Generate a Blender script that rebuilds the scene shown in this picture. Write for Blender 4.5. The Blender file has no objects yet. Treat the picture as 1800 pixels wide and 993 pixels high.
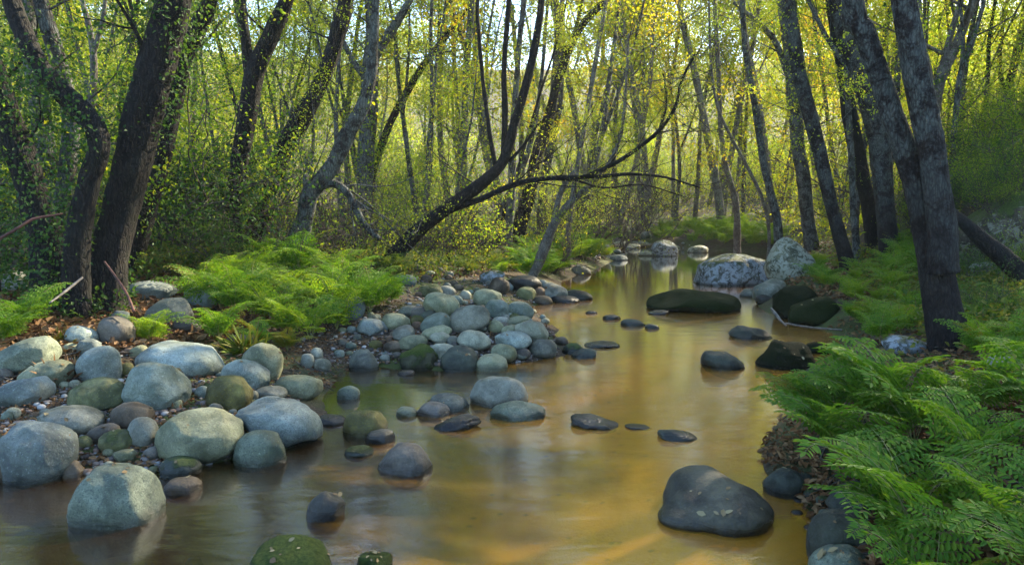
import bpy, math, numpy as np
from mathutils import Vector, Matrix, Euler
R = math.radians
rng = np.random.default_rng(7)
scene = bpy.context.scene
COL = scene.collection

# ------------------------------------------------------------------ camera, sky, sun, exposure
CAM = np.array([0.0, 0.0, 1.6]); FPX = 1250.0; PITCH = math.atan(121.5/1250.0)
cam = bpy.data.cameras.new('camera'); cam.lens = 25.0; cam.sensor_width = 36.0
cam.clip_start = 0.05; cam.clip_end = 2000
cam_o = bpy.data.objects.new('camera', cam); COL.objects.link(cam_o)
cam_o.location = CAM; cam_o.rotation_euler = (math.pi/2-PITCH, 0, 0)
scene.camera = cam_o
SUN_EL, SUN_AZ = R(34), R(45)            # azimuth clockwise from +Y (ahead): sun ahead, a little to the left
world = bpy.data.worlds.new('World'); scene.world = world; world.use_nodes = True
wn = world.node_tree.nodes; wl = world.node_tree.links
sky = wn.new('ShaderNodeTexSky'); sky.sky_type = 'NISHITA'; sky.sun_disc = False
sky.sun_elevation = SUN_EL; sky.sun_rotation = SUN_AZ; sky.dust_density = 1.0; sky.ozone_density = 4.0
wn['Background'].inputs['Strength'].default_value = 0.15
wl.new(sky.outputs[0], wn['Background'].inputs['Color'])
sl = bpy.data.lights.new('sun', 'SUN'); sl.energy = 5.0; sl.angle = R(0.6); sl.color = (1.0, 0.86, 0.62)
so = bpy.data.objects.new('sun', sl); COL.objects.link(so)
sd = Vector((math.sin(SUN_AZ)*math.cos(SUN_EL), math.cos(SUN_AZ)*math.cos(SUN_EL), math.sin(SUN_EL)))
so.rotation_euler = (-sd).to_track_quat('-Z', 'Y').to_euler(); so.location = (0, 0, 40)
scene.view_settings.view_transform = 'Standard'; scene.view_settings.look = 'None'
scene.view_settings.exposure = 2.3; scene.view_settings.gamma = 1.0
scene.render.engine = 'CYCLES'
cy = scene.cycles
cy.max_bounces = 7; cy.diffuse_bounces = 4; cy.glossy_bounces = 3; cy.transmission_bounces = 4
cy.transparent_max_bounces = 8; cy.use_denoising = True; cy.sample_clamp_indirect = 6.0
cy.caustics_reflective = False; cy.caustics_refractive = False

# ------------------------------------------------------------------ pixel rays (photo is 1800 x 993)
cp, sp = math.cos(PITCH), math.sin(PITCH)
def ray(px, py):
    dx = (px-900)/FPX; dy = -(py-496.5)/FPX
    return np.array([dx, cp+sp*dy, -sp+cp*dy])
def P(px, py, Y):
    d = ray(px, py); return CAM + d*(Y/d[1])

# ------------------------------------------------------------------ noise
def sines(seed, n, fmin, fmax, dim=3):
    r = np.random.default_rng(seed)
    k = r.normal(size=(n, dim)); k /= np.linalg.norm(k, axis=1)[:, None]
    f = np.exp(r.uniform(math.log(fmin), math.log(fmax), n))
    return k*f[:, None], r.uniform(0, 6.283, n), (fmin/f)**0.8
def snoise(p, S):
    k, ph, a = S
    return (np.sin(p@k.T+ph)*a).sum(-1)/math.sqrt((a*a).sum())*0.7

# ------------------------------------------------------------------ terrain
SHORE = [(-500,905),(-150,862),(0,850),(70,842),(130,838),(290,838),(400,812),(512,792),(560,765),(585,728),(575,695),(598,655),(640,640),(700,648),
         (780,652),(850,645),(930,634),(985,625),(975,590),(955,560),(925,540),(960,532),(1010,530),(985,508),(990,490),(1035,478),(1062,466),(1088,452),
         (1075,441),(1130,434),(1200,436),(1260,440),(1370,443),(1345,470),(1320,520),(1345,548),(1400,562),(1480,590),(1480,612),(1440,650),(1395,676),(1415,712),
         (1365,748),(1335,792),(1345,830),(1405,880),(1430,930),(1420,1000),(1440,1200)]
def g0(px, py):
    d = ray(px, py); t = -CAM[2]/d[2]; return (CAM+d*t)[:2]
poly = [g0(*p) for p in SHORE]
poly += [np.array([1.6, -1.0]), np.array([2.5, -14.0]), np.array([-9.0, -14.0]), np.array([-5.5, 1.0])]
poly = np.array(poly)
def sdist(x, y):
    x = np.asarray(x, float); y = np.asarray(y, float)
    d2 = np.full(x.shape, 1e9); inside = np.zeros(x.shape, bool)
    n = len(poly)
    for i in range(n):
        a, b = poly[i], poly[(i+1) % n]; e = b-a
        wx, wy = x-a[0], y-a[1]
        t = np.clip((wx*e[0]+wy*e[1])/(e@e), 0, 1)
        d2 = np.minimum(d2, (wx-e[0]*t)**2+(wy-e[1]*t)**2)
        c = ((a[1] > y) != (b[1] > y)) & (x < (b[0]-a[0])*(y-a[1])/((b[1]-a[1])+1e-12)+a[0])
        inside ^= c
    d = np.sqrt(d2); return np.where(inside, -d, d)
TN1 = sines(1, 14, 0.35, 1.6, 2); TN2 = sines(2, 24, 2.5, 14, 2)
def height(x, y):
    x = np.asarray(x, float); y = np.asarray(y, float)
    s = sdist(x, y); p = np.stack([x, y], -1)
    n1 = snoise(p, TN1); n2 = snoise(p, TN2)
    side = 1/(1+np.exp(-np.clip((x-0.5)*1.5, -30, 30)))                      # 0 = cobble bank, 1 = fern bank
    so_ = np.maximum(s, 0)
    bank = (0.10+0.24*side)*(1-np.exp(-so_/0.55)) + (0.135-0.02*side)*np.minimum(so_, 5) + .03*np.clip(so_-5, 0, 9)
    hill = 0.17*np.maximum(so_-14, 0) + 0.0009*np.maximum(so_-14, 0)**2
    hill = np.minimum(hill, 34)
    q = np.clip(-s/1.3, 0, 1); bed = -0.015-0.27*q*q*(3-2*q)
    k = np.clip((x-6.6)/3.2, 0, 1); k2 = np.clip((y-6.5)/3.0, 0, 1)*np.clip((24-y)/6, 0, 1)
    k = k*k*(3-2*k)*np.clip((so_-1.5)/2.0, 0, 1)
    z = np.where(s > 0, bank+hill+1.7*k*k2, bed)
    amp = 0.25+np.clip(so_, 0, 4)*0.3
    return z + n1*0.06*amp + n2*0.022*np.minimum(amp, .9)
def hit(px, py, k=0.0, water=False, kf=None):
    d = ray(px, py)
    t = np.exp(np.linspace(math.log(0.8), math.log(300), 1600))
    p = CAM[None]+d[None]*t[:, None]
    h = height(p[:, 0], p[:, 1])
    if water: h = np.maximum(h, 0)
    off = kf*t if kf is not None else k
    below = p[:, 2] <= h+off
    i = int(np.argmax(below)) if below.any() else len(t)-1
    return p[i].copy()

# ------------------------------------------------------------------ mesh helpers
def mesh(name, V, quads=None, tris=None, smooth=True):
    V = np.asarray(V, np.float32).reshape(-1, 3)
    q = np.zeros((0, 4), np.int32) if quads is None else np.asarray(quads, np.int32).reshape(-1, 4)
    t = np.zeros((0, 3), np.int32) if tris is None else np.asarray(tris, np.int32).reshape(-1, 3)
    m = bpy.data.meshes.new(name)
    m.vertices.add(len(V)); m.vertices.foreach_set('co', V.ravel())
    loops = np.concatenate([q.ravel(), t.ravel()])
    m.loops.add(len(loops)); m.loops.foreach_set('vertex_index', loops)
    m.polygons.add(len(q)+len(t))
    st = np.concatenate([np.arange(len(q))*4, len(q)*4+np.arange(len(t))*3]).astype(np.int32)
    m.polygons.foreach_set('loop_start', st)
    m.polygons.foreach_set('use_smooth', np.full(len(q)+len(t), smooth))
    m.update(calc_edges=True)
    return m
def link(name, m, mat=None, parent=None, loc=None):
    if mat is not None and m is not None and len(m.materials) == 0: m.materials.append(mat)
    o = bpy.data.objects.new(name, m); COL.objects.link(o)
    if parent is not None: o.parent = parent
    if loc is not None: o.location = [float(c) for c in loc]
    return o
def tag(o, label=None, cat=None, group=None, kind=None):
    if label: o['label'] = label
    if cat: o['category'] = cat
    if group: o['group'] = group
    if kind: o['kind'] = kind
    return o
def empty(name, loc, label=None, cat=None, group=None):
    return tag(link(name, None, loc=loc), label, cat, group)
class Geo:
    def __init__(s): s.V = []; s.Q = []; s.T = []; s.n = 0
    def add(s, V, Q=None, T=None):
        V = np.asarray(V, float).reshape(-1, 3)
        if Q is not None: s.Q.append(np.asarray(Q)+s.n)
        if T is not None: s.T.append(np.asarray(T)+s.n)
        s.V.append(V); s.n += len(V)
    def mesh(s, name, smooth=True):
        return mesh(name, np.concatenate(s.V), np.concatenate(s.Q) if s.Q else None, np.concatenate(s.T) if s.T else None, smooth)
def smoothline(pts, rad, n):
    """Catmull-Rom resample"""
    pts = np.asarray(pts, float); rad = np.asarray(rad, float)
    d = np.r_[0, np.cumsum(np.linalg.norm(np.diff(pts, axis=0), axis=1))]
    u = np.linspace(0, d[-1], n)
    pp = np.vstack([2*pts[0]-pts[1], pts, 2*pts[-1]-pts[-2]])
    i = np.clip(np.searchsorted(d, u, 'right')-1, 0, len(pts)-2)
    t = ((u-d[i])/np.maximum(d[i+1]-d[i], 1e-9))[:, None]
    a, b, c, e = pp[i], pp[i+1], pp[i+2], pp[i+3]
    out = 0.5*((2*b)+(c-a)*t+(2*a-5*b+4*c-e)*t*t+(3*b-a-3*c+e)*t**3)
    return out, np.interp(u, d, rad)
def tube(G, pts, rad, sides=8, rough=0.0, seed=0, cap=True, flare=0, ridge=0):
    pts = np.asarray(pts, float); rad = np.asarray(rad, float); n = len(pts)
    T = np.gradient(pts, axis=0); T /= np.linalg.norm(T, axis=1)[:, None]+1e-9
    ref = np.array([0, 0, 1.0]) if abs(T[0][2]) < 0.8 else np.array([1.0, 0, 0])
    U = np.zeros_like(T); u = ref-T[0]*(ref@T[0]); u /= np.linalg.norm(u)
    for i in range(n):
        u = u-T[i]*(u@T[i]); u /= np.linalg.norm(u)+1e-9; U[i] = u
    W = np.cross(T, U)
    a = np.linspace(0, 2*math.pi, sides, endpoint=False)
    r = np.repeat(rad[:, None], sides, 1)
    if rough:
        rs = np.random.default_rng(seed)
        S = sines(seed+11, 10, 1.0, 5.0); S2 = sines(seed+12, 16, 6, 22)
        ang = np.repeat(a[None], n, 0); L = np.r_[0, np.cumsum(np.linalg.norm(np.diff(pts, axis=0), axis=1))]
        rr = rad.mean()+1e-6
        q = np.stack([np.cos(ang)*1.1, np.sin(ang)*1.1, np.repeat((L/rr/4.5)[:, None], sides, 1)], -1).reshape(-1, 3)
        r = r*(1+rough*snoise(q, S).reshape(n, sides)+rough*0.35*snoise(q, S2).reshape(n, sides))
        if ridge:
            S3 = sines(seed+13, 30, 5.0, 11.0); q3 = np.stack([np.cos(ang)*1.0, np.sin(ang)*1.0, np.repeat((L/rr/2.6)[:, None], sides, 1)], -1).reshape(-1, 3)*1.0
            rn = np.abs(snoise(q3, S3)).reshape(n, sides); r = r+ridge*rr*(np.minimum(rn, .35)/.35-.5)
        if flare:
            k = np.exp(-L/(rad[0]*2.2))[:, None]
            r = r*(1+flare*k*(0.6+0.4*np.cos(a*5+rs.uniform(0, 6))[None]))
    V = pts[:, None]+r[..., None]*(np.cos(a)[None, :, None]*U[:, None]+np.sin(a)[None, :, None]*W[:, None])
    V = V.reshape(-1, 3)
    i = np.arange(n-1)[:, None]*sides; j = np.arange(sides)[None]; j2 = (j+1) % sides
    Q = np.stack([i+j, i+j2, i+sides+j2, i+sides+j], -1).reshape(-1, 4)
    if cap:
        V = np.vstack([V, pts[-1]+T[-1]*rad[-1]*.5, pts[0]]); e = (n-1)*sides; jj = np.arange(sides)
        Tt = np.stack([e+jj, e+(jj+1) % sides, np.full(sides, n*sides)], -1)
        Tb = np.stack([(jj+1) % sides, jj, np.full(sides, n*sides+1)], -1)
        G.add(V, Q, np.vstack([Tt, Tb]))
    else: G.add(V, Q)
def unit(v): return v/(np.linalg.norm(v, axis=-1, keepdims=True)+1e-9)
def add_leaves(G, pos, d, nrm, L, W, fine=False, fold=0.25, droop=0.1):
    """pos, d (leaf direction), nrm (leaf normal): (n,3); L, W: (n,)"""
    n = len(pos); d = unit(d); s = unit(np.cross(d, nrm)); u = np.cross(s, d)
    L = np.broadcast_to(L, n)[:, None]; W = np.broadcast_to(W, n)[:, None]
    if fine:
        f = fold
        V = np.stack([pos, pos+d*L*.33+s*W*.5+u*W*f, pos+d*L*.72+s*W*.40+u*(W*f*.8-L*droop*.5), pos+d*L-u*L*droop,
                      pos+d*L*.72-s*W*.40+u*(W*f*.8-L*droop*.5), pos+d*L*.33-s*W*.5+u*W*f], 1).reshape(-1, 3)
        b = np.arange(n)[:, None]*6
        Q = np.vstack([b+np.array([[0, 1, 2, 3]]), b+np.array([[0, 3, 4, 5]])])
    else:
        V = np.stack([pos, pos+d*L*.45+s*W*.5+u*W*fold, pos+d*L-u*L*droop, pos+d*L*.45-s*W*.5+u*W*fold], 1).reshape(-1, 3)
        Q = np.arange(n)[:, None]*4+np.array([[0, 1, 2, 3]])
    G.add(V, Q)
def rdir(n, up=0.0, g=rng):
    v = g.normal(size=(n, 3)); v[:, 2] += up; return unit(v)

# ------------------------------------------------------------------ materials
class NT:
    def __init__(s, name):
        s.m = bpy.data.materials.new(name); s.m.use_nodes = True
        s.t = s.m.node_tree; s.t.nodes.clear()
        s.out = s.t.nodes.new('ShaderNodeOutputMaterial')
    def n(s, typ, **kw):
        x = s.t.nodes.new('ShaderNode'+typ)
        for k, v in kw.items():
            if k in x.bl_rna.properties and k not in ('inputs',): setattr(x, k, v)
            else: s.set(x.inputs[k.replace('_', ' ')] if k.replace('_', ' ') in x.inputs else x.inputs[int(k[1:])], v)
        return x
    def set(s, inp, v):
        if isinstance(v, bpy.types.NodeSocket): s.t.links.new(v, inp)
        elif isinstance(v, (tuple, list)) and inp.type == 'RGBA': inp.default_value = (*v[:3], 1)
        else: inp.default_value = v
    def math(s, op, a, b=None, clamp=False):
        x = s.t.nodes.new('ShaderNodeMath'); x.operation = op; x.use_clamp = clamp
        s.set(x.inputs[0], a)
        if b is not None: s.set(x.inputs[1], b)
        return x.outputs[0]
    def mix(s, f, a, b, mode='MIX'):
        x = s.t.nodes.new('ShaderNodeMix'); x.data_type = 'RGBA'; x.blend_type = mode
        s.set(x.inputs[0], f); s.set(x.inputs[6], a); s.set(x.inputs[7], b); return x.outputs[2]
    def ramp(s, f, stops, interp='LINEAR'):
        x = s.t.nodes.new('ShaderNodeValToRGB'); s.set(x.inputs[0], f); c = x.color_ramp; c.interpolation = interp
        while len(c.elements) < len(stops): c.elements.new(0.5)
        for e, (p, col) in zip(c.elements, stops):
            e.position = p; e.color = (*col, 1) if isinstance(col, (tuple, list)) else (col, col, col, 1)
        return x.outputs[0]
    def noise(s, vec, scale, detail=4, rough=.55, dist=0.0):
        x = s.t.nodes.new('ShaderNodeTexNoise'); s.set(x.inputs['Vector'], vec)
        x.inputs['Scale'].default_value = scale; x.inputs['Detail'].default_value = detail
        x.inputs['Roughness'].default_value = rough; x.inputs['Distortion'].default_value = dist
        return x.outputs[0]
    def voro(s, vec, scale, feature='F1', out='Distance'):
        x = s.t.nodes.new('ShaderNodeTexVoronoi'); x.feature = feature; s.set(x.inputs['Vector'], vec)
        x.inputs['Scale'].default_value = scale; return x.outputs[out]
    def mapping(s, vec, scale=(1, 1, 1), loc=(0, 0, 0)):
        x = s.t.nodes.new('ShaderNodeMapping'); s.set(x.inputs[0], vec)
        x.inputs['Scale'].default_value = scale; s.set(x.inputs['Location'], loc); return x.outputs[0]
    def coord(s, which='Object'):
        return s.t.nodes.new('ShaderNodeTexCoord').outputs[which]
    def rcoord(s):
        """object coordinates moved by the object's random number, so no two copies match"""
        oi = s.t.nodes.new('ShaderNodeObjectInfo').outputs['Random']
        v = s.t.nodes.new('ShaderNodeVectorMath'); v.operation = 'ADD'
        m = s.math('MULTIPLY', oi, 57.0)
        s.t.links.new(s.coord(), v.inputs[0]); s.t.links.new(m, v.inputs[1]); return v.outputs[0]
    def bump(s, h, strength, dist, base=None):
        x = s.t.nodes.new('ShaderNodeBump'); x.inputs['Strength'].default_value = strength
        x.inputs['Distance'].default_value = dist; s.set(x.inputs['Height'], h)
        if base is not None: s.t.links.new(base, x.inputs['Normal'])
        return x.outputs[0]
    def pbsdf(s, col, rough, normal=None, spec=0.5):
        x = s.t.nodes.new('ShaderNodeBsdfPrincipled'); s.set(x.inputs['Base Color'], col); s.set(x.inputs['Roughness'], rough)
        s.set(x.inputs['Specular IOR Level'], spec)
        if normal is not None: s.t.links.new(normal, x.inputs['Normal'])
        return x.outputs[0]
    def done(s, sh): s.t.links.new(sh, s.out.inputs[0]); return s.m
def normal_z(N):
    g = N.t.nodes.new('ShaderNodeNewGeometry'); sx = N.t.nodes.new('ShaderNodeSeparateXYZ')
    N.t.links.new(g.outputs['Normal'], sx.inputs[0]); return sx.outputs[2]
def world_z(N):
    g = N.t.nodes.new('ShaderNodeNewGeometry'); sx = N.t.nodes.new('ShaderNodeSeparateXYZ')
    N.t.links.new(g.outputs['Position'], sx.inputs[0]); return sx.outputs[2]

def leaf_mat(name, cols, trans=0.45, tcol=None, gloss=0.35):
    N = NT(name); g = N.t.nodes.new('ShaderNodeNewGeometry')
    oi = N.t.nodes.new('ShaderNodeObjectInfo').outputs['Random']
    f = N.math('ADD', N.math('MULTIPLY', g.outputs['Random Per Island'], .72), N.math('MULTIPLY', oi, .28))
    big = N.noise(N.coord(), 0.6, 2)
    f = N.math('ADD', f, N.math('MULTIPLY', N.math('SUBTRACT', big, .5), .7), clamp=True)
    k = len(cols)
    c = N.ramp(f, [(i/(k-1), cc) for i, cc in enumerate(cols)])
    d = N.pbsdf(c, 0.6, None, gloss*.5)
    tr = N.t.nodes.new('ShaderNodeBsdfTranslucent')
    tc = N.mix(1.0, c, tcol or (1.6, 1.5, .5), 'MULTIPLY')
    N.set(tr.inputs[0], tc)
    mx = N.t.nodes.new('ShaderNodeMixShader'); mx.inputs[0].default_value = trans
    N.t.links.new(d, mx.inputs[1]); N.t.links.new(tr.outputs[0], mx.inputs[2])
    return N.done(mx.outputs[0])
M = {}
M['leaf_yellow'] = leaf_mat('leaf_yellow', [(.09,.18,.015),(.16,.26,.02),(.25,.31,.025),(.36,.33,.03),(.18,.26,.03)], .55)
M['leaf_soft'] = leaf_mat('leaf_soft', [(.09,.15,.02),(.15,.22,.025),(.22,.28,.03),(.30,.30,.04)], .5)
M['leaf_gold'] = leaf_mat('leaf_gold', [(.15,.22,.02),(.27,.30,.02),(.40,.34,.03),(.44,.25,.03)], .55)
M['leaf_mid'] = leaf_mat('leaf_mid', [(.06,.13,.015),(.11,.20,.02),(.19,.27,.025),(.30,.31,.035)], .55)
M['leaf_lime'] = leaf_mat('leaf_lime', [(.15,.25,.03),(.24,.34,.035),(.34,.40,.05),(.44,.42,.06)], .6)
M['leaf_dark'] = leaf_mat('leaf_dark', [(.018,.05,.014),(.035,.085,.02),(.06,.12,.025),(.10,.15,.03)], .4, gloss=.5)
M['fern'] = leaf_mat('fern', [(.055,.135,.015),(.09,.19,.018),(.14,.24,.022),(.21,.28,.028)], .42, (1.3,1.4,.5))
M['fern_royal_shaded'] = leaf_mat('fern_royal_shaded', [(.05,.115,.012),(.085,.17,.015),(.13,.22,.018),(.20,.25,.022)], .35, (1.2,1.3,.5))  # darker copy of fern: shade over the royal ferns put into the colour
M['fern_far'] = leaf_mat('fern_far', [(.075,.165,.018),(.12,.22,.02),(.18,.27,.026),(.25,.29,.03)], .5, (1.4,1.4,.5))
M['fern_yellow'] = leaf_mat('fern_yellow', [(.10,.17,.02),(.16,.21,.025),(.20,.17,.03),(.13,.08,.02)], .42, (1.3,1.2,.5))
M['litter'] = leaf_mat('litter', [(.045,.025,.014),(.10,.05,.022),(.17,.085,.035),(.24,.15,.07),(.07,.035,.018)], .1, (1,1,1), .2)
M['herb'] = leaf_mat('herb', [(.03,.07,.015),(.06,.11,.02),(.12,.15,.03),(.20,.17,.04)], .4)

def bark_mat(name, dark, light, lichen, amount=0.5, scale=1.0, climb=False):
    N = NT(name); v = N.rcoord()
    st = N.mapping(v, (26*scale, 26*scale, 5.5*scale))
    w = N.noise(N.mapping(v, (9, 9, 3)), 1.0, 3)
    vm = N.t.nodes.new('ShaderNodeVectorMath'); vm.operation = 'MULTIPLY_ADD'
    wn_ = N.t.nodes.new('ShaderNodeTexNoise'); N.set(wn_.inputs['Vector'], v); wn_.inputs['Scale'].default_value = 7
    N.t.links.new(wn_.outputs['Color'], vm.inputs[0]); vm.inputs[1].default_value = (1.8, 1.8, 1.8); N.t.links.new(st, vm.inputs[2])
    crack = N.voro(vm.outputs[0], 1.0, 'DISTANCE_TO_EDGE')
    crack2 = N.voro(N.mapping(vm.outputs[0], (2.3, 2.3, 1.6)), 1.0, 'DISTANCE_TO_EDGE')
    plate = N.math('MULTIPLY', N.ramp(crack, [(0, 0.0), (.10, .45), (.45, 1.0)]), N.math('ADD', N.math('MULTIPLY', N.ramp(crack2, [(0, 0.0), (.2, 1.0)]), .45), .55))
    fine = N.noise(st, 2.2, 6, .65)
    tone = N.ramp(N.noise(v, 3.0, 5, .7), [(.35, .35), (.65, 1.0)])
    c = N.mix(N.math('MULTIPLY', N.math('MULTIPLY', plate, tone), N.ramp(fine, [(.3, .1), (.7, 1.0)]), True), dark, light)
    ln = N.noise(v, 5.0, 7, .72, .4)
    lm = N.ramp(ln, [(.52-.12*amount, 0), (.60-.10*amount, 1)])
    spots = N.ramp(N.noise(v, 34, 3, .6), [(.52, 0), (.6, 1)])
    msk = N.math('MULTIPLY', N.math('ADD', N.math('MULTIPLY', lm, .8), N.math('MULTIPLY', spots, .35), True), N.math('ADD', N.math('MULTIPLY', plate, .8), .2))
    msk = N.math('MULTIPLY', msk, amount, True)
    if climb: msk = N.math('MULTIPLY', msk, N.ramp(N.math('DIVIDE', world_z(N), 5.0), [(.18, .12), (.5, 1.0)]))
    c = N.mix(msk, c, lichen)
    hh = N.math('ADD', N.math('MULTIPLY', plate, 1.0), N.math('MULTIPLY', fine, .5))
    b = N.bump(hh, 1.0, 0.018/scale)
    return N.done(N.pbsdf(c, .85, b, .25))
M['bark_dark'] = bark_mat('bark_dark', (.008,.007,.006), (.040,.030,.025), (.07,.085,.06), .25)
M['bark_grey'] = bark_mat('bark_grey', (.018,.015,.013), (.12,.10,.085), (.30,.34,.30), .65)
M['bark_alder'] = bark_mat('bark_alder', (.010,.007,.006), (.048,.033,.025), (.20,.23,.205), .6, 1.6, True)
M['bark_pale'] = bark_mat('bark_pale', (.06,.05,.04), (.24,.21,.17), (.36,.36,.30), .6, 1.4)
def twig_mat():
    N = NT('twig'); n = N.noise(N.rcoord(), 20, 3)
    return N.done(N.pbsdf(N.ramp(n, [(.35, (.03,.024,.018)), (.7, (.13,.11,.085))]), .85, None, .2))
M['twig'] = twig_mat()
def stick_mat(name, a, b):
    N = NT(name); n = N.noise(N.mapping(N.rcoord(), (20, 20, 20)), 1, 4)
    return N.done(N.pbsdf(N.ramp(n, [(.35, a), (.7, b)]), .8, N.bump(n, .5, .004), .3))
M['stick_pale'] = stick_mat('stick_pale', (.08,.07,.06), (.19,.17,.145))
M['stick_red'] = stick_mat('stick_red', (.05,.025,.018), (.15,.06,.04))
M['stem'] = stick_mat('fern_stem', (.14,.17,.04), (.32,.30,.12))

def rock_mat(name, a, b, *z, **k):
    f = 1.22 if name in ('rock_tan_green', 'rock_pale_tan', 'rock_pale_blue', 'rock_blue_green', 'rock_grey', 'rock_olive') else 1.0
    a = tuple(c*.46*f*h for c, h in zip(a, (1.04, 1.03, .88))); b = tuple(c*.60*f*h for c, h in zip(b, (1.04, 1.03, .88)))
    return rock_mat_(name, a, b, *z, **k)
def rock_mat_(name, a, b, speck=(.05,.05,.05), moss=0.0, lichen=0.0, mosscol=(.035,.055,.012), lcol=(.5,.52,.5), rough=.72, gran=1.0):
    N = NT(name); v = N.rcoord()
    big = N.noise(v, 3.2, 6, .62, .5)
    c = N.mix(N.ramp(big, [(.38, 0), (.60, 1)]), (a[0]*.72, a[1]*.72, a[2]*.70), (b[0]*1.12, b[1]*1.12, b[2]*1.10))
    oi = N.t.nodes.new('ShaderNodeObjectInfo').outputs['Random']
    c = N.mix(N.math('MULTIPLY', N.ramp(N.noise(v, 11, 5, .75), [(.45, 0), (.62, 1)]), .38), c, (a[0]*.55, a[1]*.56, a[2]*.48))
    c = N.mix(.55, c, N.mix(1.0, c, N.ramp(oi, [(0, (.72,.70,.62)), (.5, (1,1,1)), (1, (1.05,1.1,1.05))]), 'MULTIPLY'))
    # staining in large soft patches
    stn = N.ramp(N.noise(v, 1.7, 4, .6, 1.0), [(.48, 0), (.66, 1)])
    c = N.mix(N.math('MULTIPLY', stn, .45), c, (a[0]*.66, a[1]*.68, a[2]*.40))
    # grain
    g1 = N.ramp(N.noise(v, 95, 3, .7), [(.34, 0), (.50, 1)])
    c = N.mix(N.math('MULTIPLY', N.math('SUBTRACT', 1.0, g1), .55*gran, True), c, speck)
    g2 = N.ramp(N.noise(v, 60, 4, .75), [(.58, 0), (.70, 1)])
    c = N.mix(N.math('MULTIPLY', g2, .42*gran), c, (min(1, b[0]*1.7), min(1, b[1]*1.7), min(1, b[2]*1.7)))
    # pits and veins
    pits = N.voro(v, 16, 'F1'); pm = N.ramp(pits, [(.0, 0), (.16, 1)])
    vein = N.voro(N.mapping(v, (2.2, 2.2, 4.0)), 1.0, 'DISTANCE_TO_EDGE')
    vw = N.ramp(vein, [(0, 0.0), (.012, 1)])
    c = N.mix(N.math('MULTIPLY', N.math('SUBTRACT', 1.0, vw), N.math('MULTIPLY', stn, .6)), c, (a[0]*.35, a[1]*.35, a[2]*.33))
    if lichen:
        ln = N.ramp(N.noise(v, 7.5, 7, .78, .6), [(.52-.1*lichen, 0), (.57-.08*lichen, 1)])
        c = N.mix(N.math('MULTIPLY', ln, min(1, .45+lichen*.5)), c, lcol)
    nz = normal_z(N)
    mn = N.noise(v, 5.5, 6, .7)
    if moss:
        mk = N.math('ADD', N.math('MULTIPLY', nz, .35), mn)
        mk = N.ramp(mk, [(.92-.62*moss, 0), (1.04-.62*moss, 1)])
        mc = N.mix(N.ramp(N.noise(v, 60, 4, .7), [(.35, 0), (.7, 1)]), mosscol, (mosscol[0]*2.4, mosscol[1]*2.1, mosscol[2]*1.8))
        c = N.mix(mk, c, mc)
    # wet band just above the water
    z = N.math('ADD', world_z(N), N.math('MULTIPLY', N.math('SUBTRACT', N.noise(v, 9, 3), .5), .05))
    wet = N.ramp(z, [(.028, 1), (.075, 0)])
    c = N.mix(N.math('MULTIPLY', wet, .72), c, N.mix(1.0, c, (.22,.20,.17), 'MULTIPLY'))
    rg = N.math('SUBTRACT', rough, N.math('MULTIPLY', wet, .45))
    hgt = N.math('ADD', N.math('ADD', N.math('MULTIPLY', N.noise(v, 45, 6, .75), .55), N.math('MULTIPLY', pm, .12)), N.math('MULTIPLY', N.noise(v, 9, 4, .6), 1.2))
    if moss: hgt = N.math('ADD', hgt, N.math('MULTIPLY', N.math('MULTIPLY', mk, N.noise(v, 32, 6, .85)), 3.2))
    b_ = N.bump(hgt, .85, .015)
    return N.done(N.pbsdf(c, rg, b_, .12 if moss > .5 else .3))
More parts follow.
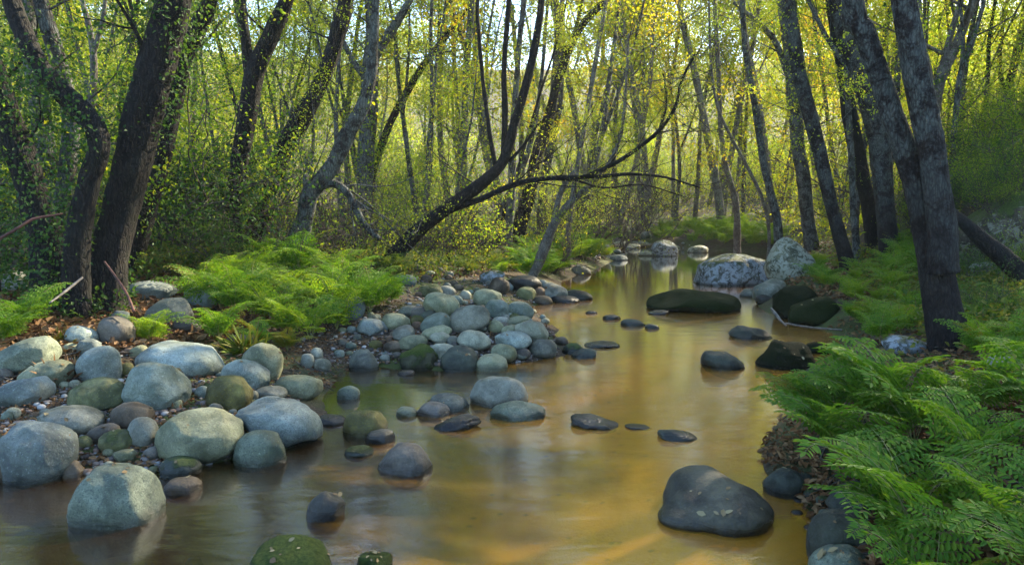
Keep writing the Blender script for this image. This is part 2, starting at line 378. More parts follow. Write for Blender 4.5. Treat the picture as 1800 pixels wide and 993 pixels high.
RM = {
 'sd': rock_mat('rock_wet_brown_grey', (.062,.056,.038), (.15,.14,.10), rough=.55),
 'lg': rock_mat('rock_ledge_earthy', (.05,.038,.024), (.11,.09,.06), moss=.5, lichen=.12, lcol=(.25,.26,.2)),
 'bg': rock_mat('rock_blue_green', (.20,.245,.235), (.30,.35,.33)),
 'bb': rock_mat('rock_blue_granite', (.215,.26,.275), (.33,.38,.39), gran=1.3, speck=(.06,.06,.07)),
 'pb': rock_mat('rock_pale_blue', (.28,.34,.35), (.40,.46,.46)),
 'tg': rock_mat('rock_tan_green', (.23,.245,.165), (.35,.355,.25)),
 'pt': rock_mat('rock_pale_tan', (.31,.315,.26), (.44,.44,.37)),
 'ol': rock_mat('rock_olive', (.13,.14,.055), (.235,.235,.115), moss=.25),
 'yo': rock_mat('rock_yellow_olive', (.17,.145,.035), (.27,.235,.075), moss=.2, mosscol=(.05,.06,.012)),
 'br': rock_mat('rock_brown', (.13,.095,.065), (.25,.19,.14)),
 'gr': rock_mat('rock_grey', (.17,.175,.16), (.28,.285,.26)),
 'gb': rock_mat('rock_grey_brown', (.17,.145,.135), (.25,.225,.21)),
 'gg': rock_mat('rock_speckled_green', (.16,.195,.155), (.27,.315,.26), gran=1.7, speck=(.05,.06,.05)),
 'dk': rock_mat('rock_dark_slate', (.045,.050,.040), (.105,.118,.095), rough=.7),
 'db': rock_mat('rock_dark_brown', (.045,.04,.035), (.10,.09,.075), rough=.5, gran=.8),
 'dg': rock_mat('rock_dark_green', (.05,.065,.05), (.10,.13,.10), moss=.35, rough=.6),
 'ms': rock_mat('rock_mossy', (.07,.075,.05), (.15,.15,.10), moss=.62),
 'mm': rock_mat('rock_all_moss', (.03,.035,.02), (.06,.07,.03), moss=.95, mosscol=(.009,.015,.003)),
 'mb': rock_mat('rock_dark_moss', (.02,.022,.014), (.04,.045,.022), moss=.8, mosscol=(.007,.011,.003)),
 'li': rock_mat('rock_lichen', (.075,.08,.075), (.17,.18,.17), lichen=.6, moss=.28, lcol=(.30,.34,.36)),
 'l2': rock_mat('rock_lichen_green', (.10,.11,.06), (.20,.20,.13), lichen=.5, lcol=(.30,.31,.24)),
 'rd': rock_mat('rock_reddish', (.20,.11,.07), (.30,.19,.13)),
 'wh': rock_mat('rock_whitish', (.38,.40,.40), (.52,.54,.53)),
}

# ------------------------------------------------------------------ ground, water
def ground_mat():
    N = NT('forest_floor'); v = N.coord()
    n1 = N.noise(v, .55, 5, .6); n2 = N.noise(v, 6, 6, .7); n3 = N.noise(v, 40, 4, .7)
    soil = N.ramp(n2, [(.3, (.022,.016,.010)), (.55, (.055,.040,.024)), (.75, (.10,.072,.042))])
    soil = N.mix(N.ramp(n3, [(.5, 0), (.65, .7)]), soil, (.14,.105,.07))
    moss = N.mix(n2, (.03,.05,.012), (.085,.11,.025))
    c = N.mix(N.ramp(n1, [(.46, 0), (.58, .85)]), soil, moss)
    z = world_z(N)
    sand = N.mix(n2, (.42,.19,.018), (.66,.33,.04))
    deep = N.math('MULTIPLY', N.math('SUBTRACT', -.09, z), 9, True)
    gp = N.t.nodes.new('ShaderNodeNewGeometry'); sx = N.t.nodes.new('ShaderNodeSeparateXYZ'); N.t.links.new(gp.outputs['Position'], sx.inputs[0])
    bar = N.math('ADD', sx.outputs[0], N.math('MULTIPLY', N.math('SUBTRACT', N.noise(v, .8, 4, .6), .5), 2.6))  # sand bed painted dark where sky reflects and gold where the canopy does
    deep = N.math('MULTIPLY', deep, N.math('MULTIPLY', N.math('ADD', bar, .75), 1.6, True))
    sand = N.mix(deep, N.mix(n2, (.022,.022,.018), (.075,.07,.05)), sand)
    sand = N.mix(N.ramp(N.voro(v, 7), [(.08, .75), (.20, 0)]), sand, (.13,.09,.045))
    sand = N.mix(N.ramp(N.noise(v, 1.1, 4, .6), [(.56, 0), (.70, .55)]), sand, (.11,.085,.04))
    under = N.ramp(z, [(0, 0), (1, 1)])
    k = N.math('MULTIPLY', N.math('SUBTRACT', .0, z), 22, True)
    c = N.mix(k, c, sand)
    b = N.bump(N.math('ADD', n2, N.math('MULTIPLY', n3, .6)), .9, .03)
    return N.done(N.pbsdf(c, .9, b, .2))
ys = np.concatenate([np.linspace(-16, 1.5, 50)[:-1], np.exp(np.linspace(math.log(1.5+1.5), math.log(60+1.5), 560))-1.5, np.linspace(62, 200, 40)])
us = np.sinh(np.linspace(-2.6, 2.6, 420))/np.sinh(2.6)
hw = np.where(ys < 2, 26, 26+(ys-2)*1.2)
X = us[None]*hw[:, None]; Yg = np.repeat(ys[:, None], len(us), 1)
# concentrate columns where the picture is: blend linear fan near
fan = np.linspace(-1, 1, len(us))
X = (0.45*us+0.55*fan*np.abs(fan)**.35)[None]*hw[:, None]
Z = height(X.ravel(), Yg.ravel())
nr, nc = X.shape
ii = (np.arange(nr-1)[:, None]*nc+np.arange(nc-1)[None]).ravel()
gm = mesh('ground', np.stack([X.ravel(), Yg.ravel(), Z], -1), np.stack([ii, ii+1, ii+nc+1, ii+nc], -1))
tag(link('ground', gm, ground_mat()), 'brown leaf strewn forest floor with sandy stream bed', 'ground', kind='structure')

def water_mat():
    N = NT('stream_water'); v = N.coord()
    lw = N.t.nodes.new('ShaderNodeFresnel'); lw.inputs['IOR'].default_value = 1.7
    w1 = N.noise(N.mapping(v, (1.1, 2.6, 1)), 1.0, 3, .5, 1.2)
    w2 = N.noise(N.mapping(v, (3.5, 9.0, 1)), 1.0, 3, .5, .8)
    calm = N.t.nodes.new('ShaderNodeSeparateXYZ'); N.t.links.new(v, calm.inputs[0])
    near = N.ramp(N.math('DIVIDE', calm.outputs[1], 40.0), [(.30, 1.0), (.42, .25)])
    h = N.math('ADD', N.math('MULTIPLY', w1, 1.0), N.math('MULTIPLY', w2, .35))
    b = N.bump(N.math('MULTIPLY', h, near), .12, .05)
    gl = N.t.nodes.new('ShaderNodeBsdfGlossy'); gl.inputs['Color'].default_value = (1, 1, 1, 1)
    N.set(gl.inputs['Roughness'], N.math('ADD', .025, N.math('MULTIPLY', near, .12)))
    N.t.links.new(b, gl.inputs['Normal']); N.t.links.new(b, lw.inputs['Normal'])
    tr = N.t.nodes.new('ShaderNodeBsdfTransparent'); tr.inputs['Color'].default_value = (.97, .78, .42, 1)
    df = N.t.nodes.new('ShaderNodeBsdfDiffuse'); df.inputs['Color'].default_value = (.80, .36, .025, 1)  # silty body colour, pushed orange to paint in the canopy's gold reflection
    m0 = N.t.nodes.new('ShaderNodeMixShader')
    gold_body = N.math('ADD', calm.outputs[0], N.math('MULTIPLY', N.math('SUBTRACT', N.noise(N.mapping(v, (.45, 1.3, 1)), 1.0, 4, .55, 1.8), .5), 5.0))  # mask of the painted gold, streaked along the flow
    N.set(m0.inputs[0], N.math('ADD', .02, N.math('MULTIPLY', N.math('MULTIPLY', N.math('ADD', gold_body, .8), .8, True), .30)))
    N.t.links.new(tr.outputs[0], m0.inputs[1]); N.t.links.new(df.outputs[0], m0.inputs[2])
    mx = N.t.nodes.new('ShaderNodeMixShader'); N.set(mx.inputs[0], N.math('ADD', N.math('MULTIPLY', lw.outputs[0], 1.5), .02, True))
    N.t.links.new(m0.outputs[0], mx.inputs[1]); N.t.links.new(gl.outputs[0], mx.inputs[2])
    return N.done(mx.outputs[0])
wx = np.linspace(-16, 16, 90); wy = np.linspace(-15, 44, 200)
XX, YY = np.meshgrid(wx, wy)
ii = (np.arange(199)[:, None]*90+np.arange(89)[None]).ravel()
wm = mesh('stream', np.stack([XX.ravel(), YY.ravel(), 0*XX.ravel()], -1), np.stack([ii, ii+1, ii+91, ii+90], -1))
tag(link('stream', wm, water_mat()), 'smooth shallow stream running over golden sand', 'stream', kind='structure')
# ------------------------------------------------------------------ rocks
def ico(sub):
    import bmesh
    bm = bmesh.new(); bmesh.ops.create_icosphere(bm, subdivisions=sub, radius=1.0)
    V = np.array([v.co[:] for v in bm.verts]); T = np.array([[v.index for v in f.verts] for f in bm.faces]); bm.free()
    return V, T
ICO = {s: ico(s) for s in (2, 3, 4, 5)}
def rock_shape(sub, seed, ax, rough=.07, facets=5, jag=0.0, hump=None):
    V, T = ICO[sub]; V = V.copy(); r = np.random.default_rng(seed)
    e = 2.35; V = V/((np.abs(V)**e).sum(1)**(1/e))[:, None]
    n = unit(r.normal(size=(facets, 3))); n[:, 2] *= .7; n = unit(n); o = r.uniform(.78, .97, facets)
    for k in range(facets):
        q = V@n[k]-o[k]; V -= np.where(q > 0, q*.8, 0)[:, None]*n[k][None]
    m = unit(r.normal(size=(7, 3))); mo = r.uniform(.90, 1.0, 7)
    for k in range(7 if sub >= 4 else 0):
        q = V@m[k]-mo[k]; V -= np.where(q > 0, q*.95, 0)[:, None]*m[k][None]
    U = unit(V)
    V = V*(1+rough*1.3*snoise(U, sines(seed+1, 8, .9, 2.2))+rough*.35*snoise(U, sines(seed+2, 16, 3, 8)))[:, None]
    if jag: V = V*(1+jag*np.abs(snoise(U, sines(seed+3, 20, 2, 9))))[:, None]
    V = V/np.abs(V).max(0)[None]
    V = V*np.array(ax)[None]
    if hump: V = hump(V, ax)
    return V, T
def small_grain(V, T, seed, amp, f0):
    U = unit(V); V += U*(amp*snoise(V, sines(seed+5, 26, f0, f0*5)))[:, None]; return V
ROCKS = []
def rock(cx, cy, w, h, tilt, mat, where, label, sub=None, rough=.07, jag=0.0, hump=None, yaw=None, depth=.85, cat='rock', name='rock', group=None, k=None, facets=4):
    seed = int(cx*7+cy*131) % 99991
    r = np.random.default_rng(seed)
    kk = k if k is not None else {'g': .55, 'p': .8, 'w': .12, 's': -.45}[where]
    Hf = h/(1-(1-kk)/2*.85)                       # the full stone, part of it below ground
    cyc = cy-h/2+Hf/2
    d = ray(cx, cyc)
    th = math.atan2(-d[2], d[1])
    Hh = Hf/2/FPX                                  # half height per unit depth
    a = w*(.90 if w > 80 else 1.0)/2/FPX; Hh *= (.91 if w > 80 else 1.03)
    b = min(a*depth, .8*Hh/max(math.sin(th), .08)) if where != 's' else a*depth
    c = math.sqrt(max(Hh**2-(b*math.sin(th))**2, (.35*Hh)**2))/math.cos(th)
    c = min(c, 1.3*max(a, b))
    pos = hit(cx, cyc, water=(where in 'ws'), kf=kk*c) if where != 's' else hit(cx, cyc)
    D = pos[1]; A, B, C = a*D, b*D, c*D
    if where == 's':
        if pos[2] > -.12: return None
        C = min(C, -pos[2]-.06)
    if sub is None: sub = 5 if w > 85 else 4 if w > 34 else 3
    V, T = rock_shape(sub, seed, (A, B, C), rough, facets, jag, hump)
    if mat in ('mm', 'mb', 'ms') and sub >= 4: U = unit(V); V = V+U*(min(A, .5)*.085*snoise(V, sines(seed+9, 14, 4/max(A, .1), 11/max(A, .1))))[:, None]
    if sub >= 4: V = small_grain(V, T, seed, .004*min(A, .4)/.2, 9/max(A, .1))
    tl = R(tilt)
    ct, st = math.cos(tl), math.sin(tl)
    if tilt:                                        # tilt in the x-z plane, keep the seen width
        x, z = V[:, 0].copy(), V[:, 2].copy()
        s = A/max(math.hypot(A*ct, C*st), 1e-6)
        V[:, 0] = (x*ct-z*st)*s; V[:, 2] = (x*st+z*ct)*min(1, C/max(math.hypot(A*st, C*ct), 1e-6)*1.15)
    y = R(r.uniform(-12, 12)) if yaw is None else R(yaw)
    x, yy = V[:, 0].copy(), V[:, 1].copy()
    V[:, 0] = x*math.cos(y)-yy*math.sin(y); V[:, 1] = x*math.sin(y)+yy*math.cos(y)
    o = link(name, mesh(name, V, tris=T), RM[mat], loc=pos)
    tag(o, label, cat, group)
    ROCKS.append((o, V+pos, w, cat))
    return o
def R_(*a, **k): return rock(*a, **{'rough': .09, **k})
G1 = 'boulders on the cobble bank'; G2 = 'cobbles piled on the gravel spit'; G3 = 'stones standing in the stream'
B = [  # the near cobble bank
 (45,624,122,60,27,'gg','g','long grey-green boulder slanting up beside the low fern clump'),
 (84,655,98,48,12,'tg','g','tan-green boulder just under the long slanting boulder'),
 (42,685,104,50,9,'bb','g','smooth blue-grey boulder with a dark notch on its end, over brown litter'),
 (142,590,58,36,-14,'pb','g','pale blue rounded stone at the foot of the dark leafy trunks'),
 (198,582,68,50,-22,'gb','g','brown and blue stone tilted against the dark trunk foot'),
 (213,556,36,20,-10,'bb','g','small blue stone peeping over the brown and blue tilted stone'),
 (127,612,40,20,0,'tg','g','small flat tan stone under the pale blue rounded stone'),
 (157,610,42,30,8,'bb','g','small blue stone between the flat tan stone and the wedge boulder'),
 (177,638,84,66,24,'bb','g','wedge-shaped pale blue boulder leaning up from the litter'),
 (246,617,34,22,0,'tg','g','small tan stone right beside the solitary bright fern'),
 (223,648,27,22,10,'yo','g','small mustard-coloured stone beside the wedge-shaped boulder'),
 (174,688,124,58,6,'ol','g','wide olive-yellow boulder with a cracked shoulder'),
 (130,735,126,52,-5,'gr','g','long slate-grey boulder with a flat facet, behind the big blue boulder'),
 (228,728,80,42,6,'br','g','brown wrinkled stone under the wide olive-yellow boulder'),
 (65,787,146,112,-14,'bb','g','big rough pale blue granite boulder at the water edge'),
 (2,818,38,116,0,'br','g','dark brown boulder cut by the frame edge above the water'),
 (183,759,56,28,12,'gb','g','small jagged purplish stone among the small cobbles'),
 (209,771,66,34,4,'ol','g','small olive cobble under the jagged purplish stone'),
 (249,757,54,52,0,'gr','g','grey-brown upright stone pressed against the widest greenish boulder'),
 (148,777,30,22,0,'ol','g','tiny olive cobble between the granite boulder and the jagged stone'),
 (128,823,42,34,0,'br','w','wet brown cobble at the waterline by the granite boulder'),
 (57,836,44,18,10,'dg','w','low dark cobble in the water under the granite boulder'),
 (221,798,42,22,0,'tg','g','small pale tan cobble above the great speckled boulder'),
 (207,864,174,114,2,'gg','w','great round speckled grey-green boulder standing in the stream edge'),
 (317,819,84,42,-4,'dg','g','dark greenish stone tucked under the widest greenish boulder'),
 (322,852,66,28,0,'br','w','wet brown stone half under water below the dark greenish stone'),
 (347,757,174,90,4,'tg','g','widest smooth greenish tan boulder of the near bank'),
 (458,783,108,68,-6,'gg','w','rounded olive speckled boulder in the water below the wide greenish boulder'),
 (496,734,170,76,-12,'bb','g','broad blue-grey granite boulder with a long crack, at the inlet'),
 (402,686,92,62,0,'yo','g','round olive boulder with a mossy rim, set in dark litter'),
 (276,674,124,88,-12,'bg','g','tall blue-green boulder with a small twig lying on it'),
 (320,625,172,60,-4,'pb','g','wide pale blue-green boulder below the fern bed'),
 (434,657,94,52,-22,'pb','g','sky-blue sloping stone behind the round olive boulder'),
 (463,633,84,70,-10,'tg','g','tan stone topped with yellowed fern'),
 (522,676,98,46,-2,'tg','g','oblong tan-grey stone at the head of the inlet'),
 (476,689,60,22,0,'gr','g','flat grey stone between the oblong tan stone and the cracked granite'),
 (269,508,92,32,-7,'bb','g','pale blue stone lying back beside the dark trunks'),
 (357,519,66,42,20,'bg','g','blue-grey stone half covered by the fern bed'),
 (27,495,54,38,0,'wh','g','whitish stone behind the low fern clump'),
 (300,546,80,44,10,'gr','g','dull grey stone in the shade behind the solitary fern'),
 (330,572,50,26,0,'db','g','dark stone in the shade under the fern bed'),
 (425,600,60,26,0,'db','g','dark brown stone under the hanging fern edge'),
 (622,540,40,44,-20,'bb','g','blue stone showing through the end of the fern bed'),
 (470,540,36,26,0,'bb','g','small blue stone in a gap of the fern bed'),
 (540,632,26,32,0,'gr','g','small upright grey stone at the fern edge by the gravel'),
 (557,622,22,22,0,'pt','g','small pale round stone at the fern edge by the gravel'),
 (566,640,32,22,-8,'pt','g','small pale stone above the oblong tan-grey stone'),
 (700,492,32,14,0,'gr','g','low grey stone under the grey-green fern spray'),
]
for q in B: R_(*q, group=G1)
B = [  # gravel spit
 (641,633,54,38,-2,'gr','w','single grey-tan cobble standing in the inlet by the gravel'),
 (735,627,68,42,0,'ms','w','dark cobble with a moss cap at the inlet'),
 (808,628,66,42,4,'dk','w','dark blue-grey round cobble beside the moss-capped cobble'),
 (864,636,58,30,-6,'tg','w','tan cobble with a lichened end beside the dark round cobble'),
 (714,654,34,9,0,'br','w','thin flat stone in the water below the moss-capped cobble'),
 (696,562,56,28,-8,'tg','g','bright yellowish-green oval cobble behind the pale stick'),
 (654,573,56,26,-6,'bb','g','smooth blue-grey cobble at the end of the pale stick'),
 (661,558,20,12,0,'pt','g','tiny whitish cobble between fern bed and yellowish-green cobble'),
 (717,547,40,22,8,'gr','g','grey-tan cobble behind the yellowish-green cobble'),
 (736,548,34,20,10,'gb','g','brownish grey cobble behind the little dark wedge cobble'),
 (776,535,64,40,-12,'tg','p','big olive-green cobble at the top of the pile'),
 (758,510,44,24,4,'ol','g','olive cobble lying behind the pile by the leaf litter'),
 (786,512,34,20,-10,'gr','g','greyish cobble beside the olive cobble behind the pile'),
 (802,527,28,16,0,'bg','g','little grey-green cobble behind the pile'),
 (818,518,22,16,-10,'pt','g','little pinkish pale cobble at the back of the pile'),
 (755,555,34,20,22,'dk','p','little dark grey wedge cobble on the pile'),
 (764,571,58,36,24,'bg','p','greenish cobble leaning on the big dark-tan cobble'),
 (733,562,26,16,0,'yo','p','small olive cobble under the dark wedge cobble'),
 (768,583,56,24,18,'tg','p','slanting tan cobble in front of the greenish leaning cobble'),
 (824,557,78,48,16,'gr','p','largest dark-tan boulder in the middle of the pile'),
 (710,586,40,28,14,'gr','p','grey cobble lying against the pale stick'),
 (727,601,56,24,6,'tg','g','olive-tan flattened cobble above the moss-capped cobble'),
 (691,608,36,18,0,'br','g','brownish cobble beside the gravel above the inlet'),
 (773,593,38,20,0,'pt','p','creamy small cobble under the slanting tan cobble'),
 (796,599,22,18,0,'gr','p','small grey cobble beside the creamy cobble'),
 (835,595,64,34,-3,'pt','p','pale tan boulder with a pinkish foot in the pile'),
 (778,615,46,24,0,'pt','g','pale tan cobble behind the dark round cobble'),
 (661,605,26,16,0,'yo','g','small olive-brown cobble on the dark gravel'),
 (715,493,40,20,-6,'bb','g','blue-grey stone beside the grey-green fern spray'),
 (858,524,54,32,-6,'tg','p','rounded olive-tan cobble at the back of the pile'),
 (874,543,44,34,-18,'bg','p','teal-green cobble tilted at the back of the pile'),
 (915,547,48,34,-6,'bg','p','grey-green rounded cobble at the water side of the pile'),
 (880,563,30,14,6,'wh','p','flat whitish cobble in front of the teal-green cobble'),
 (896,556,26,12,0,'pb','p','small pale blue cobble beside the teal-green cobble'),
 (908,566,48,20,12,'tg','p','elongated olive cobble above the notched tan boulder'),
 (872,573,28,22,-20,'tg','p','egg-shaped green-tan cobble beside the dark-tan boulder'),
 (897,580,38,18,10,'tg','p','tan cobble wedged under the elongated olive cobble'),
 (936,582,66,36,-8,'pt','p','pale tan boulder with a chipped notch at the spit point'),
 (902,597,66,30,-4,'pb','p','smooth pale blue cobble in front of the egg-shaped cobble'),
 (885,617,48,30,-4,'tg','g','tan cobble with a blue-grey stripe'),
 (919,620,28,18,0,'gb','g','small purple-brown cobble beside the striped cobble'),
 (955,611,52,30,0,'gr','g','grey-blue cobble with litter on it at the spit point'),
 (987,599,26,16,0,'br','w','small tan-brown cobble at the very tip of the spit'),
 (1007,613,40,20,0,'dg','w','dark olive cobble awash at the tip of the spit'),
 (1028,621,48,17,10,'dk','w','dark blue wedge stone awash off the spit tip'),
 (1058,604,64,10,0,'dk','w','long flat dark stone awash off the spit tip'),
 (877,502,36,30,-32,'br','g','rust-brown slanting stone behind the spit'),
 (921,497,64,26,-3,'db','g','large dark grey-brown stone at the pool shore behind the spit'),
 (925,514,36,20,-4,'ol','w','olive-brown cobble in front of the large dark shore stone'),
 (947,513,22,18,-20,'rd','w','small reddish cobble at the pool shore'),
 (953,527,38,17,-6,'br','w','brown cobble awash at the pool shore'),
 (967,503,36,14,0,'gr','w','flat grey cobble behind the tan-grey shore cobble'),
 (976,511,46,20,-8,'gr','w','tan-grey shore cobble sloping to the water'),
 (1016,519,54,18,-8,'dk','w','shiny wet dark blue boulder lying in the pool'),
 (992,525,56,12,-6,'db','w','wet brown slab awash under the tan-grey shore cobble'),
 (865,487,46,24,6,'li','g','lichen-grey stone under the green bank herbs'),
 (1020,475,38,18,-14,'gr','w','pale sloping slab at the foot of the tall fern bank'),
]
for q in B: R_(*q, group=G2)
B = [
 (612,690,44,24,8,'gg','w','small tan granite cobble alone in the inlet'),
 (641,742,80,48,-3,'yo','w','mustard-olive dome stone in the water'),
 (667,766,56,24,4,'db','w','brown stone against the foot of the mustard-olive dome'),
 (630,790,56,18,0,'dg','w','flat dark green stone under the mustard-olive dome'),
 (583,736,56,16,0,'db','w','brown stone almost under water beside the cracked granite'),
 (717,801,118,56,-2,'gb','w','lone purplish-grey dome boulder in open water'),
 (714,723,40,17,-4,'tg','w','small tan stone beside the grey-tan low dome'),
 (761,718,62,24,0,'gb','w','grey-tan low dome stone under the grey boulder pair'),
 (787,703,88,38,-6,'gr','w','grey speckled stone leaning to the largest midstream boulder'),
 (877,684,116,58,-4,'gr','w','largest grey rounded midstream boulder'),
 (912,718,114,32,-3,'gg','w','flat grey boulder in front of the largest midstream boulder'),
 (808,738,98,26,10,'db','w','black wet ragged slab in front of the midstream boulders'),
 (1043,738,98,24,-7,'db','w','black wet ragged rock alone in midstream'),
 (1190,761,84,20,-10,'dk','w','low blue-black slab nearly awash in golden water'),
 (1120,748,50,8,-6,'db','w','thin dark ridge breaking the surface beside the low slab'),
 (571,886,82,52,-24,'db','w','dark tilted angular rock with a yellow leaf, in rushing water'),
 (510,978,158,74,-4,'ms','w','green mossy boulder at the bottom edge of the view'),
 (654,986,78,34,0,'ms','w','small mossy boulder with dead leaves at the bottom edge'),
 (1074,557,34,9,0,'db','w','small brown stone awash in the upper riffle'),
 (1112,567,44,12,-4,'dk','w','dark blue stone awash in the upper riffle'),
 (1146,574,26,9,-6,'dk','w','bluish pebble stone ending the row in the upper riffle'),
 (1158,549,38,8,4,'db','w','thin black stone off the moss-covered flat rock'),
 (1040,549,22,6,0,'db','w','tiny dark stone breaking the surface before the riffle'),
 (1220,527,184,40,2,'mm','w','long flat moss-covered rock in the stream'),
 (1286,477,150,72,0,'li','g','big boulder blotched with white lichen at the pool edge'),
 (1386,457,100,80,8,'l2','g','pointed lichened boulder standing behind the blotched one'),
 (1315,514,30,20,0,'gr','g','small smooth grey stone before the lichen-blotched boulder'),
 (1350,508,62,32,16,'gr','g','streaked grey stone beside the small smooth stone'),
 (1345,523,34,14,0,'db','w','dark flat stone at the mossy cove'),
 (1396,528,92,56,-4,'mb','g','dark moss-cushioned boulder over the cove'),
 (1428,546,100,44,20,'mm','g','long mossy boulder sloping to the cove'),
 (1318,582,90,28,-10,'dk','w','slate-blue pointed stone in the golden water'),
 (1383,619,118,60,-2,'mb','w','black mossy block sprinkled with fallen leaves'),
 (1270,632,86,34,-20,'dk','w','sloping dark grey stone with a wet tail'),
 (1167,438,48,30,-3,'li','w','grey lichened boulder mirrored at the pool head'),
 (1226,438,38,15,0,'l2','w','low mossy stone at the pool head by the far ferns'),
 (1107,414,40,18,0,'ms','g','dark mossy boulder in the far shade beyond the pool'),
 (1135,413,20,12,0,'gr','g','small grey boulder in the far shade beyond the pool'),
 (1085,453,36,11,0,'bb','w','flat blue-grey stone at the foot of the far gravel'),
 (1065,440,22,20,-10,'wh','g','sunlit whitish stone under the tall fern bank'),
 (1110,434,34,10,0,'pt','g','flat sunlit slab on the far gravel'),
 (1135,446,28,9,0,'pt','w','low tan stone beside the mirrored boulder'),
 (1070,418,16,12,0,'wh','g','bright sunlit stone at the top of the far gravel'),
 (1090,428,26,8,0,'pt','g','small sunlit slab on the far gravel behind the flat slab'),
 (1128,428,30,8,0,'tg','g','low mossy tan stone on the far gravel'),
 (1378,845,84,52,0,'dk','w','dark stone under the overhanging royal fern tips'),
 (1480,934,132,92,6,'dk','w','smooth dark slate boulder at the foot of the royal ferns'),
 (1478,984,120,58,8,'gg','w','speckled grey-green boulder at the bottom edge under the slate boulder'),
 (1512,872,130,62,4,'dk','g','shaded dark boulder under the drooping royal fern'),
 (1588,606,74,32,-6,'li','g','white-blotched stone at the foot of the double trunk'),
 (1548,684,46,20,-4,'gr','g','grey stone hidden among the royal ferns'),
 (1440,610,60,20,0,'mb','w','dark mossy stone in the shaded cove'),
]
def peak(V, ax):
    x, y, z = V[:, 0]/ax[0], V[:, 1]/ax[1], V[:, 2]/ax[2]
    V[:, 2] += ax[2]*np.where(z > -.2, 1, 0)*.28*np.maximum(0, 1-np.hypot(x-.1, y)*1.3)
    s_ = 1-.30*np.clip(z, 0, 1); V[:, 0] *= s_; return V
for q in B:
    ang = 'angular' in q[7] or 'ragged' in q[7] or 'pointed' in q[7] or 'blotched' in q[7]
    R_(*q, group=G3, jag=(.25 if 'ragged' in q[7] else .12 if 'angular' in q[7] else 0), facets=10 if ang else 4, rough=.14 if ang else .09, hump=peak if 'pointed lichened' in q[7] else None)
def saddle(V, ax):
    A, Bb, C = ax; U = unit(V/np.array(ax)); o = np.array([-.08, 0, 0])
    best = np.zeros(len(U)); acc = np.zeros(len(U))
    for c, e in [((.20, -.12, -.02), (.80, .80, .66)), ((-.08, .40, .22), (.60, .66, .74)), ((-.50, -.20, -.12), (.55, .42, .36)), ((.28, -.05, .1), (.6, .5, .62)), ((-.34, .10, .0), (.52, .55, .56))]:
        p = (o-np.array(c))/np.array(e); d = U/np.array(e)
        a = (d*d).sum(1); b = 2*(d*p).sum(1); k = (p*p).sum()-1
        t = (-b+np.sqrt(np.maximum(b*b-4*a*k, 0)))/(2*a)
        acc += t**9
    t = acc**(1/9)
    t *= 1+.03*snoise(U, sines(5151, 12, 1.5, 5))
    return (o+U*t[:, None])*np.array([A, Bb, C])
R_(1254, 867, 222, 104, 0, 'sd', 'w', 'large saddle-shaped dark boulder with dead leaves, beside the royal ferns', hump=saddle, rough=.035, depth=1.1, yaw=4, facets=0, k=.25, group=G3)
# the earthy rock ledge behind the double trunk
V_, T_ = rock_shape(5, 777, (1.45, .8, .85), .16, 7, .25)
V_ = small_grain(V_, T_, 778, .10, 2.2)
q_ = P(1800, 432, 11.0); tag(link('rock_ledge', mesh('rock_ledge', V_, tris=T_), RM['lg'], loc=q_), 'broad shaded rock ledge behind the double trunk, roofed with green herbs', 'rock ledge')
R_(1730, 478, 60, 34, 0, 'gr', 'g', 'grey stone on the slope below the rock ledge')
R_(1765, 640, 60, 30, 0, 'gr', 'g', 'grey stone in the ferns beyond the double trunk')
LEAFY = list(ROCKS)
# small cobbles wedged everywhere on the banks (one by one)
def px_in(polypx, n, seed):
    r = np.random.default_rng(seed); p = np.array(polypx, float); out = []
    lo, hi = p.min(0), p.max(0)
    while len(out) < n:
        q = r.uniform(lo, hi); c = False
        for i in range(len(p)):
            a, b = p[i], p[(i+1) % len(p)]
            if (a[1] > q[1]) != (b[1] > q[1]) and q[0] < (b[0]-a[0])*(q[1]-a[1])/(b[1]-a[1])+a[0]: c = not c
        if c: out.append(q)
    return out
mk = ['gr', 'tg', 'br', 'bb', 'ol', 'pt', 'gb', 'bg', 'rd']
for i, q in enumerate(px_in([(0,640),(150,600),(260,610),(300,650),(520,650),(560,690),(500,720),(420,800),(300,835),(150,830),(0,800)], 75, 5)):
    w = rng.uniform(12, 30); R_(q[0], q[1], w, w*rng.uniform(.5, .8), rng.uniform(-20, 20), mk[i % 9], 'g', 'small cobble wedged between the big boulders of the near bank', sub=3, group='small cobbles of the near bank', name='cobble', cat='cobble')
for i, q in enumerate(px_in([(570,600),(700,520),(760,495),(860,500),(960,560),(980,620),(860,640),(600,640)], 80, 6)):
    w = rng.uniform(9, 22); R_(q[0], q[1], w, w*rng.uniform(.5, .8), rng.uniform(-20, 20), mk[i % 9], 'g', 'small cobble filling the gaps of the cobble pile on the spit', sub=3, group='small cobbles of the spit', name='cobble', cat='cobble')
for i, q in enumerate(px_in([(1040,455),(1060,428),(1150,424),(1210,432),(1150,445)], 26, 8)):
    w = rng.uniform(8, 20); R_(q[0], q[1], w, w*.45, 0, mk[[0,5,1,3][i % 4]], 'g', 'small sunlit cobble on the far gravel at the pool head', sub=2, group='cobbles at the pool head', name='cobble', cat='cobble')
for i, q in enumerate(px_in([(700,470),(870,470),(960,500),(930,520),(860,505),(740,505)], 22, 18)):
    w = rng.uniform(9, 24); R_(q[0], q[1], w, w*.6, 0, mk[[0,3,6,2][i % 4]], 'g', 'dull cobble half sunk in the leaf litter behind the spit', sub=2, group='half sunk cobbles behind the spit', name='cobble', cat='cobble')
for i, q in enumerate(px_in([(1340,600),(1420,680),(1440,760),(1340,850),(1420,930),(1500,940),(1480,700),(1440,640)], 22, 28)):
    w = rng.uniform(14, 40); R_(q[0], q[1], w, w*.6, 0, ['dk','db','dg'][i % 3], 'g', 'dark wet stone at the shaded foot of the fern bank', sub=3, group='wet stones of the fern bank', name='stone', cat='stone')
